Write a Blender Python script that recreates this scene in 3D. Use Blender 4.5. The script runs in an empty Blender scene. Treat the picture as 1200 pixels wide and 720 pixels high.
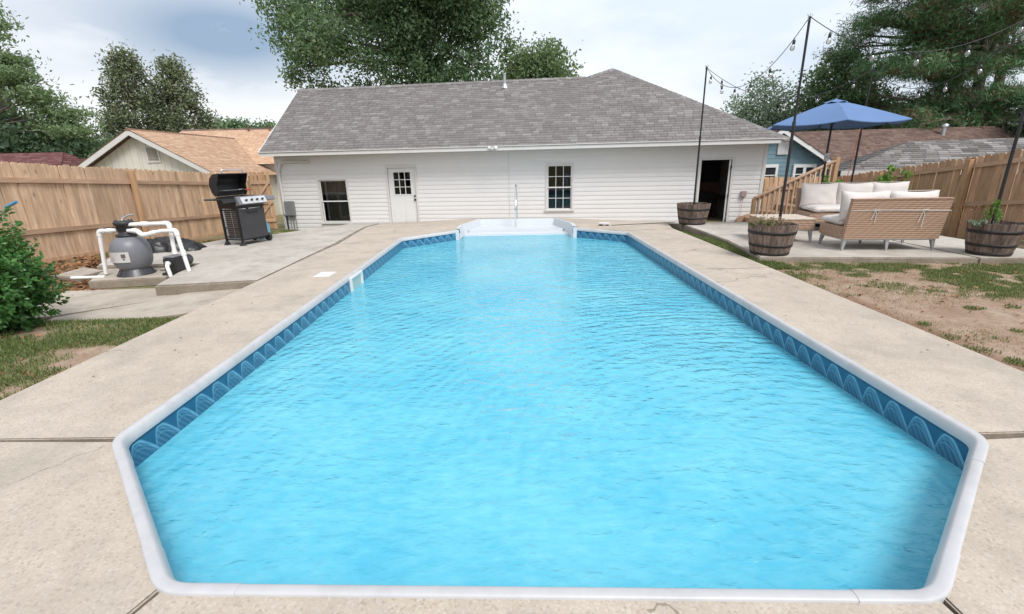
import bpy, bmesh, math, random
import numpy as np
from mathutils import Vector, Matrix
random.seed(7); rng = np.random.default_rng(11)
sc = bpy.context.scene
COL = sc.collection
rad = math.radians
# ------------------------------------------------------------------ camera
cam_d = bpy.data.cameras.new('camera'); cam = bpy.data.objects.new('camera', cam_d); COL.objects.link(cam)
cam_d.sensor_width = 36; cam_d.lens = 541.1/1200*36; cam_d.clip_start = .05; cam_d.clip_end = 1500
PITCH, ROLL, YAW = rad(17.235), rad(-1.276), rad(-.6945)
f_ = Vector((math.sin(YAW)*math.cos(PITCH), math.cos(YAW)*math.cos(PITCH), -math.sin(PITCH)))
r0 = Vector((math.cos(YAW), -math.sin(YAW), 0)); u0 = r0.cross(f_)
r_ = r0*math.cos(ROLL)+u0*math.sin(ROLL); u_ = -r0*math.sin(ROLL)+u0*math.cos(ROLL)
cam.matrix_world = Matrix(((r_.x, u_.x, -f_.x, 0), (r_.y, u_.y, -f_.y, 0), (r_.z, u_.z, -f_.z, 1.5), (0, 0, 0, 1)))
sc.camera = cam
# ------------------------------------------------------------------ render look
sc.render.engine = 'CYCLES'
sc.cycles.use_denoising = True
sc.cycles.max_bounces = 10; sc.cycles.transparent_max_bounces = 24
sc.cycles.sample_clamp_indirect = 6
sc.view_settings.view_transform = 'Standard'; sc.view_settings.look = 'None'
sc.view_settings.exposure = 0.66; sc.view_settings.gamma = 1
# ------------------------------------------------------------------ sky and sun
SUN_EL, SUN_AZ = rad(52), rad(148)       # azimuth clockwise from +Y
w = bpy.data.worlds.new('World'); sc.world = w; w.use_nodes = True
nt = w.node_tree; nt.nodes.clear()
def N(t, typ, **k):
    n = t.nodes.new(typ)
    for a, b in k.items(): setattr(n, a, b)
    return n
def L(t, a, b): t.links.new(a, b)
def mathn(t, op, a, b=None, c=None, clamp=False):
    n = N(t, 'ShaderNodeMath', operation=op); n.use_clamp = clamp
    for i, v in enumerate((a, b, c)):
        if v is None: continue
        if isinstance(v, (int, float)): n.inputs[i].default_value = v
        else: L(t, v, n.inputs[i])
    return n.outputs[0]
def ramp(t, fac, stops, interp='LINEAR'):
    n = N(t, 'ShaderNodeValToRGB'); cr = n.color_ramp; cr.interpolation = interp
    while len(cr.elements) < len(stops): cr.elements.new(.5)
    for e, (p, c) in zip(cr.elements, stops):
        e.position = p; e.color = tuple(c)+(1,) if len(c) == 3 else c
    L(t, fac, n.inputs[0]); return n.outputs[0]
def mixc(t, fac, a, b, mode='MIX'):
    n = N(t, 'ShaderNodeMix', data_type='RGBA', blend_type=mode)
    for s, v in ((n.inputs[0], fac), (n.inputs[6], a), (n.inputs[7], b)):
        if isinstance(v, (int, float)): s.default_value = v
        elif isinstance(v, tuple): s.default_value = v+(1,) if len(v) == 3 else v
        else: L(t, v, s)
    return n.outputs[2]
out = N(nt, 'ShaderNodeOutputWorld')
sky = N(nt, 'ShaderNodeTexSky', sky_type='NISHITA'); sky.sun_disc = False
sky.sun_elevation = SUN_EL; sky.sun_rotation = SUN_AZ; sky.air_density = 1.2; sky.dust_density = 1.5
bg1 = N(nt, 'ShaderNodeBackground'); bg1.inputs[1].default_value = .09
L(nt, sky.outputs[0], bg1.inputs[0])
tc = N(nt, 'ShaderNodeTexCoord')
mp = N(nt, 'ShaderNodeMapping'); mp.inputs['Scale'].default_value = (1, 1, 2.6); mp.inputs['Location'].default_value = (.35, .1, .2)
L(nt, tc.outputs['Generated'], mp.inputs[0])
nz = N(nt, 'ShaderNodeTexNoise'); nz.inputs['Scale'].default_value = 1.7; nz.inputs['Detail'].default_value = 7; nz.inputs['Roughness'].default_value = .52
L(nt, mp.outputs[0], nz.inputs[0])
nz2 = N(nt, 'ShaderNodeTexNoise'); nz2.inputs['Scale'].default_value = 5; nz2.inputs['Detail'].default_value = 6
L(nt, mp.outputs[0], nz2.inputs[0])
# a broad gap in the overcast towards the left, where thin blue shows
def lobe(dirv, width):
    d = N(nt, 'ShaderNodeVectorMath', operation='DISTANCE'); m_ = N(nt, 'ShaderNodeVectorMath', operation='MULTIPLY')
    m_.inputs[1].default_value = (1, 1, 2.7)
    L(nt, tc.outputs['Generated'], m_.inputs[0]); L(nt, m_.outputs[0], d.inputs[0])
    v = Vector(dirv).normalized(); d.inputs[1].default_value = (v.x, v.y, v.z*2.7)
    return mathn(nt, 'SUBTRACT', 1, mathn(nt, 'DIVIDE', d.outputs['Value'], width), clamp=True)
gap = lobe((-.62, 1.127, .28), .34)
grey = mathn(nt, 'MULTIPLY_ADD', nz.outputs[0], 4.2, -1.55, clamp=True)
cloud_col = mixc(nt, grey, (.56, .64, .76), (.93, .94, .97))
cloud_col = mixc(nt, mathn(nt, 'MULTIPLY', nz2.outputs[0], .30), cloud_col, (1.0, .99, .98))
g2 = mathn(nt, 'MULTIPLY', gap, mathn(nt, 'MULTIPLY_ADD', nz2.outputs[0], 3.6, -.75, clamp=True))
g2 = mathn(nt, 'POWER', mathn(nt, 'MULTIPLY', g2, 1.25, clamp=True), 1.3)
cloud_col = mixc(nt, mathn(nt, 'MULTIPLY', g2, .9), cloud_col, (.22, .33, .48))
sunv = (math.sin(SUN_AZ)*math.cos(SUN_EL), math.cos(SUN_AZ)*math.cos(SUN_EL), math.sin(SUN_EL))
dt = N(nt, 'ShaderNodeVectorMath', operation='DOT_PRODUCT'); L(nt, tc.outputs['Generated'], dt.inputs[0]); dt.inputs[1].default_value = sunv
glow = mathn(nt, 'POWER', mathn(nt, 'MAXIMUM', dt.outputs['Value'], 0), 7)       # cloud brightens round the hidden sun
thin = mathn(nt, 'POWER', lobe((.42, .95, .42), 1.25), 1.6)                       # thinner, brighter cloud ahead to the right
bg2 = N(nt, 'ShaderNodeBackground'); L(nt, mathn(nt, 'ADD', mathn(nt, 'MULTIPLY_ADD', glow, .5, .72), mathn(nt, 'MULTIPLY', thin, .32)), bg2.inputs[1])
L(nt, cloud_col, bg2.inputs[0])
mx = N(nt, 'ShaderNodeMixShader'); mx.inputs[0].default_value = .86
L(nt, bg1.outputs[0], mx.inputs[1]); L(nt, bg2.outputs[0], mx.inputs[2]); L(nt, mx.outputs[0], out.inputs[0])
sd = bpy.data.lights.new('sun', 'SUN'); sd.energy = 2.0; sd.angle = rad(24); sd.color = (1, .95, .88)
sd.color = (1, .97, .93); so = bpy.data.objects.new('sun', sd); COL.objects.link(so)
sv = Vector((math.sin(SUN_AZ)*math.cos(SUN_EL), math.cos(SUN_AZ)*math.cos(SUN_EL), math.sin(SUN_EL)))
so.rotation_euler = sv.to_track_quat('Z', 'Y').to_euler(); so.location = sv*60

# ------------------------------------------------------------------ materials
def newmat(name):
    m = bpy.data.materials.new(name); m.use_nodes = True; t = m.node_tree; t.nodes.clear()
    o = N(t, 'ShaderNodeOutputMaterial'); p = N(t, 'ShaderNodeBsdfPrincipled'); L(t, p.outputs[0], o.inputs[0])
    return m, t, p, o
def coords(t, kind, scale, rnd=False):
    if kind == 'world': s = N(t, 'ShaderNodeNewGeometry').outputs['Position']
    else: s = N(t, 'ShaderNodeTexCoord').outputs['Object']
    if rnd:
        oi = N(t, 'ShaderNodeObjectInfo'); a = N(t, 'ShaderNodeVectorMath', operation='ADD')
        L(t, s, a.inputs[0]); L(t, mathn(t, 'MULTIPLY', oi.outputs['Random'], 57.), a.inputs[1]); s = a.outputs[0]
    m_ = N(t, 'ShaderNodeMapping'); m_.inputs['Scale'].default_value = scale; L(t, s, m_.inputs[0])
    return m_.outputs[0]
def noise(t, vec, scale, detail=4, rough=.55):
    n = N(t, 'ShaderNodeTexNoise'); n.inputs['Scale'].default_value = scale
    n.inputs['Detail'].default_value = detail; n.inputs['Roughness'].default_value = rough
    L(t, vec, n.inputs[0]); return n.outputs[0]
def bump(t, p, h, strength, dist):
    b = N(t, 'ShaderNodeBump'); b.inputs['Strength'].default_value = strength; b.inputs['Distance'].default_value = dist
    L(t, h, b.inputs['Height']); L(t, b.outputs[0], p.inputs['Normal'])
def sc3(c, k): return tuple(min(1, x*k) for x in c)
def mat(name, c, rough=.6, metal=0, var=.12, vs=3, stretch=(1, 1, 1), bmp=(0, 30, .003), kind='object', c2=None, rnd=0, island=0, spec=.5, dirt=None):
    m, t, p, o = newmat(name)
    v = coords(t, kind, stretch, rnd=rnd > 0)
    n1 = noise(t, v, vs, 6, .6)
    a, b = sc3(c, 1-var), (c2 or sc3(c, 1+var))
    col = ramp(t, n1, [(.3, a), (.7, b)])
    if rnd or island:
        val = N(t, 'ShaderNodeObjectInfo').outputs['Random'] if rnd else N(t, 'ShaderNodeNewGeometry').outputs['Random Per Island']
        k = rnd or island
        h = N(t, 'ShaderNodeHueSaturation'); L(t, mathn(t, 'MULTIPLY_ADD', val, 2*k, 1-k), h.inputs['Value'])
        L(t, col, h.inputs['Color']); col = h.outputs[0]
    if dirt:
        n3 = noise(t, v, dirt[1], 7, .65)
        col = mixc(t, mathn(t, 'MULTIPLY_ADD', n3, dirt[2]*4, -dirt[2]*2.1, clamp=True), col, dirt[0])
    L(t, col, p.inputs['Base Color'])
    p.inputs['Roughness'].default_value = rough; p.inputs['Metallic'].default_value = metal
    p.inputs['Specular IOR Level'].default_value = spec
    if bmp[0]: bump(t, p, noise(t, v, bmp[1], 5, .6), bmp[0], bmp[2])
    return m
def knots(m, col=(.13, .07, .045)):
    t = m.node_tree; p = [n for n in t.nodes if n.type == 'BSDF_PRINCIPLED'][0]
    src = p.inputs['Base Color'].links[0].from_socket; v = coords(t, 'object', (1, 1, .55), rnd=True)
    vo = N(t, 'ShaderNodeTexVoronoi'); vo.inputs['Scale'].default_value = 4.6; L(t, v, vo.inputs['Vector'])
    k = mathn(t, 'SUBTRACT', 1, mathn(t, 'DIVIDE', vo.outputs['Distance'], .14), clamp=True)
    g = mathn(t, 'SINE', mathn(t, 'MULTIPLY', vo.outputs['Distance'], 60)); ring = mathn(t, 'MULTIPLY', mathn(t, 'SUBTRACT', 1, mathn(t, 'DIVIDE', vo.outputs['Distance'], .34), clamp=True), mathn(t, 'MULTIPLY_ADD', g, .25, .25))
    L(t, mixc(t, mathn(t, 'MULTIPLY', mathn(t, 'ADD', k, ring, clamp=True), .75), src, col), p.inputs['Base Color'])
def concrete(name, c1, c2, spk=.5, stain=(.30, .27, .23)):
    m, t, p, o = newmat(name)
    v = coords(t, 'world', (1, 1, 1))
    big = noise(t, v, .7, 6, .6); mid = noise(t, v, 5, 6, .62); fine = noise(t, v, 90, 3, .7)
    col = ramp(t, big, [(.32, c1), (.68, c2)])
    col = mixc(t, mathn(t, 'MULTIPLY_ADD', mid, 2.4, -1.05, clamp=True), col, sc3(c1, .78))
    vor = N(t, 'ShaderNodeTexVoronoi'); vor.inputs['Scale'].default_value = 95; L(t, v, vor.inputs['Vector'])
    sp = N(t, 'ShaderNodeSeparateColor'); L(t, vor.outputs['Color'], sp.inputs[0])
    peb = ramp(t, sp.outputs[0], [(0, (.20, .15, .11)), (.07, (.30, .24, .18)), (.16, (.50, .42, .33)), (.75, (.54, .46, .37)), (.90, (.68, .63, .56)), (1, (.42, .37, .35))])
    col = mixc(t, spk, col, peb)
    col = mixc(t, mathn(t, 'MULTIPLY_ADD', fine, 1.2, -.45, clamp=True), col, sc3(c1, .72))
    st = noise(t, v, 1.6, 8, .7)
    col = mixc(t, mathn(t, 'MULTIPLY_ADD', st, 2.8, -1.30, clamp=True), col, stain)
    cr = N(t, 'ShaderNodeTexVoronoi', feature='DISTANCE_TO_EDGE'); cr.inputs['Scale'].default_value = .42
    wv_ = N(t, 'ShaderNodeTexNoise'); wv_.inputs['Scale'].default_value = 1.8; wv_.inputs['Detail'].default_value = 6; L(t, v, wv_.inputs[0])
    va = N(t, 'ShaderNodeVectorMath', operation='MULTIPLY_ADD'); L(t, wv_.outputs['Color'], va.inputs[0]); va.inputs[1].default_value = (.9, .9, 0); L(t, v, va.inputs[2]); L(t, va.outputs[0], cr.inputs['Vector'])
    ck_ = mathn(t, 'MULTIPLY', mathn(t, 'LESS_THAN', cr.outputs['Distance'], .0022), mathn(t, 'GREATER_THAN', noise(t, v, .8, 2), .54))
    col = mixc(t, mathn(t, 'MULTIPLY', ck_, .6), col, (.16, .12, .09))
    L(t, col, p.inputs['Base Color']); p.inputs['Roughness'].default_value = .88; p.inputs['Specular IOR Level'].default_value = .25
    hgt = mathn(t, 'ADD', mathn(t, 'MULTIPLY', vor.outputs['Distance'], -1.), mathn(t, 'MULTIPLY', fine, 1.))
    bump(t, p, hgt, .3, .002)
    return m
M = {}
M['deck'] = concrete('exposed_aggregate', (.43, .37, .305), (.52, .455, .39), .32)
M['slab'] = concrete('broom_concrete', (.41, .375, .33), (.56, .525, .48), .12, (.27, .24, .20))
M['slabedge'] = concrete('dark_slab_edge', (.20, .165, .125), (.30, .25, .20), .2, (.10, .085, .06))  # darker, browner concrete used on the vertical faces of the slabs
M['oldslab'] = concrete('old_concrete', (.40, .35, .29), (.54, .49, .43), .16, (.22, .18, .14))
M['coping'] = mat('white_coping', (.465, .465, .475), .45, 0, .06, 7, bmp=(.2, 22, .002), kind='world', dirt=((.30, .29, .29), 2.6, .6))
M['white'] = mat('white_paint', (.66, .66, .65), .5, 0, .03, 3)
M['trim'] = mat('trim_paint', (.585, .57, .55), .5, 0, .04, 3, kind='world', dirt=((.5, .47, .43), 1.5, .12))
M['siding'] = mat('vinyl_siding', (.655, .645, .635), .5, 0, .02, 2, kind='world', rnd=.015, bmp=(.12, 9, .003), dirt=((.52, .49, .45), 1.1, .16))
M['fiberglass'] = mat('step_fiberglass', (.55, .58, .61), .3, 0, .02, 2)
M['chrome'] = mat('chrome', (.75, .77, .78), .18, 1, .02)
M['alu'] = mat('brushed_metal', (.46, .47, .48), .42, .8, .05)
M['black'] = mat('black_metal', (.022, .021, .022), .45, .3, .2, 6)
M['blackplastic'] = mat('black_plastic', (.02, .02, .022), .5, 0, .2, 6)
M['charcoal'] = mat('charcoal_enamel', (.055, .055, .062), .38, .3, .1, 4)
M['greymetal'] = mat('grey_enamel', (.20, .20, .22), .4, .4, .08, 4)
M['tank'] = mat('filter_tank_grey', (.165, .168, .185), .42, 0, .08, 3, bmp=(.1, 12, .004))
M['pvc'] = mat('pvc_pipe', (.74, .73, .71), .35, 0, .03, 4, dirt=((.5, .42, .3), 5, .15))
M['label'] = mat('plate_label', (.52, .50, .48), .4, 0, .05)
M['ubox'] = mat('utility_grey', (.20, .21, .22), .5, .2, .06)
M['interior'] = mat('interior_wall', (.30, .15, .12), .8, 0, .15, 2)
M['darkint'] = mat('dark_interior', (.035, .025, .022), .7, 0, .2, 3)
M['woodfloor'] = mat('wood_floor', (.30, .18, .10), .5, 0, .2, 6, (1, 6, 1))
M['curtain'] = mat('curtain', (.20, .17, .14), .9, 0, .15, 8, (6, 1, .4))
M['wood'] = mat('fence_cedar', (.42, .25, .14), .75, 0, .18, 2.2, (7, 7, .7), (.5, 16, .004), c2=(.56, .37, .235), rnd=.2, dirt=((.24, .17, .13), 2.6, .35))
M['woodL'] = mat('fence_cedar_pale', (.49, .32, .195), .78, 0, .18, 2.2, (7, 7, .7), (.5, 16, .004), c2=(.66, .47, .315), rnd=.2, dirt=((.27, .20, .165), 2.6, .42))
M['woodH'] = mat('fence_rail_wood', (.42, .26, .165), .75, 0, .18, 2.2, (.8, 7, 7), (.4, 16, .004), c2=(.53, .355, .24), rnd=.1)
M['woodD'] = mat('treated_post_wood', (.40, .235, .12), .75, 0, .15, 2, (6, 6, .8), (.4, 16, .004), c2=(.50, .31, .175), rnd=.1)
knots(M['wood']); knots(M['woodL'])
M['barrel'] = mat('weathered_stave', (.095, .065, .052), .8, 0, .5, 3, (9, 9, .8), (.6, 18, .004), c2=(.25, .18, .145), rnd=.3)
M['hoop'] = mat('iron_hoop', (.035, .032, .032), .6, .5, .3, 8)
M['soil'] = mat('potting_soil', (.06, .042, .03), .95, 0, .4, 20, bmp=(1, 30, .01))
M['leafdry'] = mat('dry_leaf', (.26, .13, .06), .8, 0, .3, 3, island=.45)
M['red'] = mat('red_plastic', (.45, .05, .03), .4)
M['cord_red'] = mat('orange_cord', (.55, .10, .05), .6)
M['cushion'] = mat('cream_cushion', (.60, .555, .525), .9, 0, .04, 3, bmp=(.5, 5, .02))
M['umbr'] = mat('blue_canopy', (.105, .185, .355), .85, 0, .05, 2)
M['bluecan'] = mat('blue_propane', (.16, .42, .55), .4)
M['glassbulb'] = None
def wicker():
    m, t, p, o = newmat('woven_wicker')
    v = coords(t, 'object', (1, 1, 1))
    br = N(t, 'ShaderNodeTexWave', wave_type='BANDS', bands_direction='Z'); br.inputs['Scale'].default_value = 10.5; br.inputs['Distortion'].default_value = 1.2
    b2 = N(t, 'ShaderNodeTexWave', wave_type='BANDS', bands_direction='DIAGONAL'); b2.inputs['Scale'].default_value = 5; b2.inputs['Distortion'].default_value = 1.5
    L(t, v, br.inputs[0]); L(t, v, b2.inputs[0])
    n1 = noise(t, coords(t, 'object', (3, 3, 25)), 4, 4)
    h = mathn(t, 'ADD', mathn(t, 'MULTIPLY', br.outputs['Fac'], .75), mathn(t, 'MULTIPLY', b2.outputs['Fac'], .35))
    col = ramp(t, mathn(t, 'ADD', mathn(t, 'MULTIPLY', h, .55), mathn(t, 'MULTIPLY', n1, .5)), [(.12, (.23, .145, .095)), (.5, (.36, .235, .16)), (1, (.44, .30, .215))])
    L(t, col, p.inputs['Base Color']); p.inputs['Roughness'].default_value = .6; bump(t, p, h, .7, .008)
    return m
M['wicker'] = wicker()
def shingle_mat(name, stops, streak):
    m, t, p, o = newmat(name)
    r = N(t, 'ShaderNodeNewGeometry'); v = coords(t, 'object', (1, 1, 1))
    col = ramp(t, r.outputs['Random Per Island'], stops)
    big = noise(t, v, .55, 5, .6)
    col = mixc(t, mathn(t, 'MULTIPLY_ADD', big, 2.2, -.85, clamp=True), col, streak, 'MULTIPLY')
    g = noise(t, v, 160, 2, .8)
    col = mixc(t, .3, col, ramp(t, g, [(.3, (.2, .2, .2)), (.7, (.9, .9, .9))]), 'OVERLAY')
    L(t, col, p.inputs['Base Color']); p.inputs['Roughness'].default_value = .9; p.inputs['Specular IOR Level'].default_value = .2
    bump(t, p, g, .4, .003)
    return m
M['sh_grey'] = shingle_mat('grey_shingles', [(0, (.165, .15, .147)), (.3, (.184, .17, .166)), (.65, (.202, .188, .183)), (.88, (.224, .211, .206)), (1, (.26, .25, .245))], (.86, .86, .87))
M['sh_grey2'] = shingle_mat('grey_shingles_neighbour', [(0, (.13, .12, .115)), (.4, (.19, .177, .17)), (.75, (.24, .225, .218)), (1, (.32, .305, .30))], (.8, .8, .8))
M['sh_orange'] = shingle_mat('tan_shingles', [(0, (.47, .30, .20)), (.4, (.53, .355, .245)), (.8, (.57, .39, .275)), (1, (.62, .45, .33))], (.9, .88, .87))
M['sh_brown'] = shingle_mat('brown_shingles', [(0, (.12, .082, .068)), (.5, (.155, .105, .088)), (1, (.20, .14, .12))], (.75, .72, .7))
M['sh_maroon'] = shingle_mat('maroon_shingles', [(0, (.12, .05, .05)), (.5, (.15, .07, .07)), (1, (.19, .10, .095))], (.8, .8, .8))
M['cream_wall'] = mat('cream_panel_siding', (.60, .575, .50), .7, 0, .05, 2, kind='world')
M['blue_wall'] = mat('blue_siding', (.145, .235, .275), .65, 0, .05, 2, kind='world')
def foliage(name, c1, c2, c3, tr=.45, hue_rng=.35, rough=.55):
    m = bpy.data.materials.new(name); m.use_nodes = True; t = m.node_tree; t.nodes.clear()
    o = N(t, 'ShaderNodeOutputMaterial')
    g = N(t, 'ShaderNodeNewGeometry'); v = coords(t, 'world', (1, 1, 1))
    n = noise(t, v, .8, 4)
    f = mathn(t, 'ADD', mathn(t, 'MULTIPLY', g.outputs['Random Per Island'], .6), mathn(t, 'MULTIPLY', n, .5))
    col = ramp(t, f, [(.2, c1), (.55, c2), (.95, c3)])
    d = N(t, 'ShaderNodeBsdfPrincipled'); L(t, col, d.inputs['Base Color']); d.inputs['Roughness'].default_value = rough; d.inputs['Specular IOR Level'].default_value = .35
    tb = N(t, 'ShaderNodeBsdfTranslucent'); L(t, mixc(t, .35, col, (.22, .30, .05)), tb.inputs[0])
    mxs = N(t, 'ShaderNodeMixShader'); mxs.inputs[0].default_value = tr
    L(t, d.outputs[0], mxs.inputs[1]); L(t, tb.outputs[0], mxs.inputs[2]); L(t, mxs.outputs[0], o.inputs[0])
    return m
M['leaf_oak'] = foliage('oak_leaves', (.075, .145, .075), (.14, .235, .12), (.25, .345, .19))
M['leaf_oak2'] = foliage('light_oak_leaves', (.11, .185, .085), (.18, .265, .13), (.28, .37, .20))
M['leaf_left'] = foliage('dark_oak_leaves', (.05, .10, .06), (.09, .16, .095), (.18, .26, .145))
M['leaf_conifer'] = foliage('olive_conifer', (.085, .105, .06), (.155, .185, .105), (.26, .29, .17), .2)
M['leaf_pine'] = foliage('pine_needles', (.055, .145, .06), (.115, .25, .11), (.21, .36, .17), .25)
M['leaf_pinebrown'] = foliage('brown_needles', (.12, .07, .048), (.19, .12, .08), (.26, .17, .12), .2)
M['leaf_ever'] = foliage('evergreen_leaves', (.022, .042, .024), (.045, .078, .042), (.10, .14, .085), .2, rough=.4)
M['leaf_pale'] = foliage('pale_leaves', (.16, .23, .16), (.27, .36, .26), (.38, .46, .36), .4)
M['leaf_far'] = foliage('far_leaves', (.08, .15, .08), (.13, .22, .11), (.19, .28, .15), .3)
M['leaf_bush'] = foliage('glossy_bush_leaves', (.022, .085, .020), (.045, .145, .032), (.11, .26, .06), .3, rough=.35)
M['leaf_vine'] = foliage('vine_leaves', (.08, .20, .03), (.14, .30, .05), (.22, .40, .10), .4)
M['grass'] = foliage('grass_blades', (.075, .115, .030), (.125, .175, .050), (.24, .24, .10), .3)
M['drygrass'] = foliage('dry_stems', (.22, .15, .08), (.33, .24, .14), (.45, .35, .22), .3)
M['bark'] = mat('bark', (.16, .135, .115), .95, 0, .3, 6, (3, 3, .6), (.8, 12, .03), kind='world')
def glass_mat(name, tint=(.9, .95, .95), ior=1.5, rough=.02, extra=0.):
    m = bpy.data.materials.new(name); m.use_nodes = True; t = m.node_tree; t.nodes.clear()
    o = N(t, 'ShaderNodeOutputMaterial'); fr = N(t, 'ShaderNodeFresnel'); fr.inputs[0].default_value = ior
    tr = N(t, 'ShaderNodeBsdfTransparent'); tr.inputs[0].default_value = tint+(1,)
    gl = N(t, 'ShaderNodeBsdfGlossy'); gl.inputs['Roughness'].default_value = rough
    mxs = N(t, 'ShaderNodeMixShader'); L(t, mathn(t, 'ADD', fr.outputs[0], extra, clamp=True), mxs.inputs[0])
    L(t, tr.outputs[0], mxs.inputs[1]); L(t, gl.outputs[0], mxs.inputs[2]); L(t, mxs.outputs[0], o.inputs[0])
    return m
M['glass'] = glass_mat('window_glass', (.75, .78, .78), extra=.0)
M['bulb'] = glass_mat('bulb_glass', (.95, .92, .86), extra=.16, rough=.12)
# --- pool water
def water_mat():
    m = bpy.data.materials.new('pool_water'); m.use_nodes = True; t = m.node_tree; t.nodes.clear()
    o = N(t, 'ShaderNodeOutputMaterial')
    pos = N(t, 'ShaderNodeNewGeometry').outputs['Position']
    def mapped(s, r=0):
        k = N(t, 'ShaderNodeMapping'); k.inputs['Scale'].default_value = s; k.inputs['Rotation'].default_value = (0, 0, r)
        L(t, pos, k.inputs[0]); return k.outputs[0]
    n1 = noise(t, mapped((1, 1.7, 1), .35), 3.4, 3, .55)
    n2 = noise(t, mapped((1, 2.4, 1), -.2), 8.5, 3, .55)
    wv = N(t, 'ShaderNodeTexWave', wave_type='RINGS', rings_direction='SPHERICAL', wave_profile='SIN')
    wv.inputs['Scale'].default_value = 2.6; wv.inputs['Distortion'].default_value = 5; wv.inputs['Detail'].default_value = 3; wv.inputs['Detail Scale'].default_value = 1.2
    kk = N(t, 'ShaderNodeMapping'); kk.inputs['Location'].default_value = (-1.9, -2.2, .2); L(t, pos, kk.inputs[0]); L(t, kk.outputs[0], wv.inputs[0])
    area = noise(t, mapped((1, 1, 1)), .55, 3)
    amp = mathn(t, 'MULTIPLY_ADD', area, 2.2, -.45, clamp=True)
    dv = N(t, 'ShaderNodeVectorMath', operation='DISTANCE'); L(t, mapped((1, .55, 1)), dv.inputs[0]); dv.inputs[1].default_value = (1.3, 3.3, -.21)
    glint_lobe = mathn(t, 'SUBTRACT', 1, mathn(t, 'DIVIDE', dv.outputs['Value'], 2.0), clamp=True)       # rougher zone added here so the ripples catch more bright sky glints
    amp = mathn(t, 'ADD', amp, mathn(t, 'MULTIPLY', glint_lobe, .75))
    rg = mathn(t, 'POWER', mathn(t, 'SUBTRACT', 1, mathn(t, 'ABSOLUTE', mathn(t, 'MULTIPLY_ADD', noise(t, mapped((1, 1.9, 1), .9), 2.6, 4, .6), 2, -1))), 5)
    hgt = mathn(t, 'ADD', mathn(t, 'MULTIPLY', n1, 1.), mathn(t, 'MULTIPLY', n2, .22))
    hgt = mathn(t, 'ADD', hgt, mathn(t, 'MULTIPLY', wv.outputs['Fac'], .16)); hgt = mathn(t, 'ADD', hgt, mathn(t, 'MULTIPLY', rg, .30))
    hgt = mathn(t, 'MULTIPLY', hgt, mathn(t, 'MULTIPLY_ADD', amp, .62, .34))
    b = N(t, 'ShaderNodeBump'); b.inputs['Strength'].default_value = .8; b.inputs['Distance'].default_value = .048
    L(t, hgt, b.inputs['Height'])
    fr = N(t, 'ShaderNodeFresnel'); fr.inputs[0].default_value = 1.33; L(t, b.outputs[0], fr.inputs['Normal'])
    gl = N(t, 'ShaderNodeBsdfGlossy'); gl.inputs['Roughness'].default_value = .035; L(t, b.outputs[0], gl.inputs['Normal'])
    tr = N(t, 'ShaderNodeBsdfTransparent'); tr.inputs[0].default_value = (.90, .985, 1, 1)
    rf = N(t, 'ShaderNodeBsdfRefraction'); rf.inputs['IOR'].default_value = 1.33; rf.inputs['Roughness'].default_value = 0; rf.inputs['Color'].default_value = (.90, .985, 1, 1)
    L(t, b.outputs[0], rf.inputs['Normal'])
    ms0 = N(t, 'ShaderNodeMixShader'); ms0.inputs[0].default_value = .4; L(t, tr.outputs[0], ms0.inputs[1]); L(t, rf.outputs[0], ms0.inputs[2])
    df = N(t, 'ShaderNodeBsdfDiffuse')                      # light scattered back by the slightly cloudy water
    patch = noise(t, mapped((1, 1, 1)), .9, 5, .6)
    L(t, ramp(t, mathn(t, 'ADD', mathn(t, 'MULTIPLY', patch, .6), mathn(t, 'MULTIPLY', n2, .4)), [(.35, (.105, .54, .75)), (.62, (.215, .68, .82))]), df.inputs[0])
    b3 = N(t, 'ShaderNodeBump'); b3.inputs['Strength'].default_value = .7; b3.inputs['Distance'].default_value = .022; L(t, hgt, b3.inputs['Height']); L(t, b3.outputs[0], df.inputs['Normal'])
    ms = N(t, 'ShaderNodeMixShader'); ms.inputs[0].default_value = .68; L(t, ms0.outputs[0], ms.inputs[1]); L(t, df.outputs[0], ms.inputs[2])
    mxs = N(t, 'ShaderNodeMixShader'); L(t, mathn(t, 'MULTIPLY', fr.outputs[0], 1.0, clamp=True), mxs.inputs[0])
    L(t, ms.outputs[0], mxs.inputs[1]); L(t, gl.outputs[0], mxs.inputs[2]); L(t, mxs.outputs[0], o.inputs[0])
    return m
M['water'] = water_mat()
M['liner'] = mat('aqua_liner', (.10, .50, .67), .5, 0, .10, 1.6, kind='world', c2=(.14, .58, .72))
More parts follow.
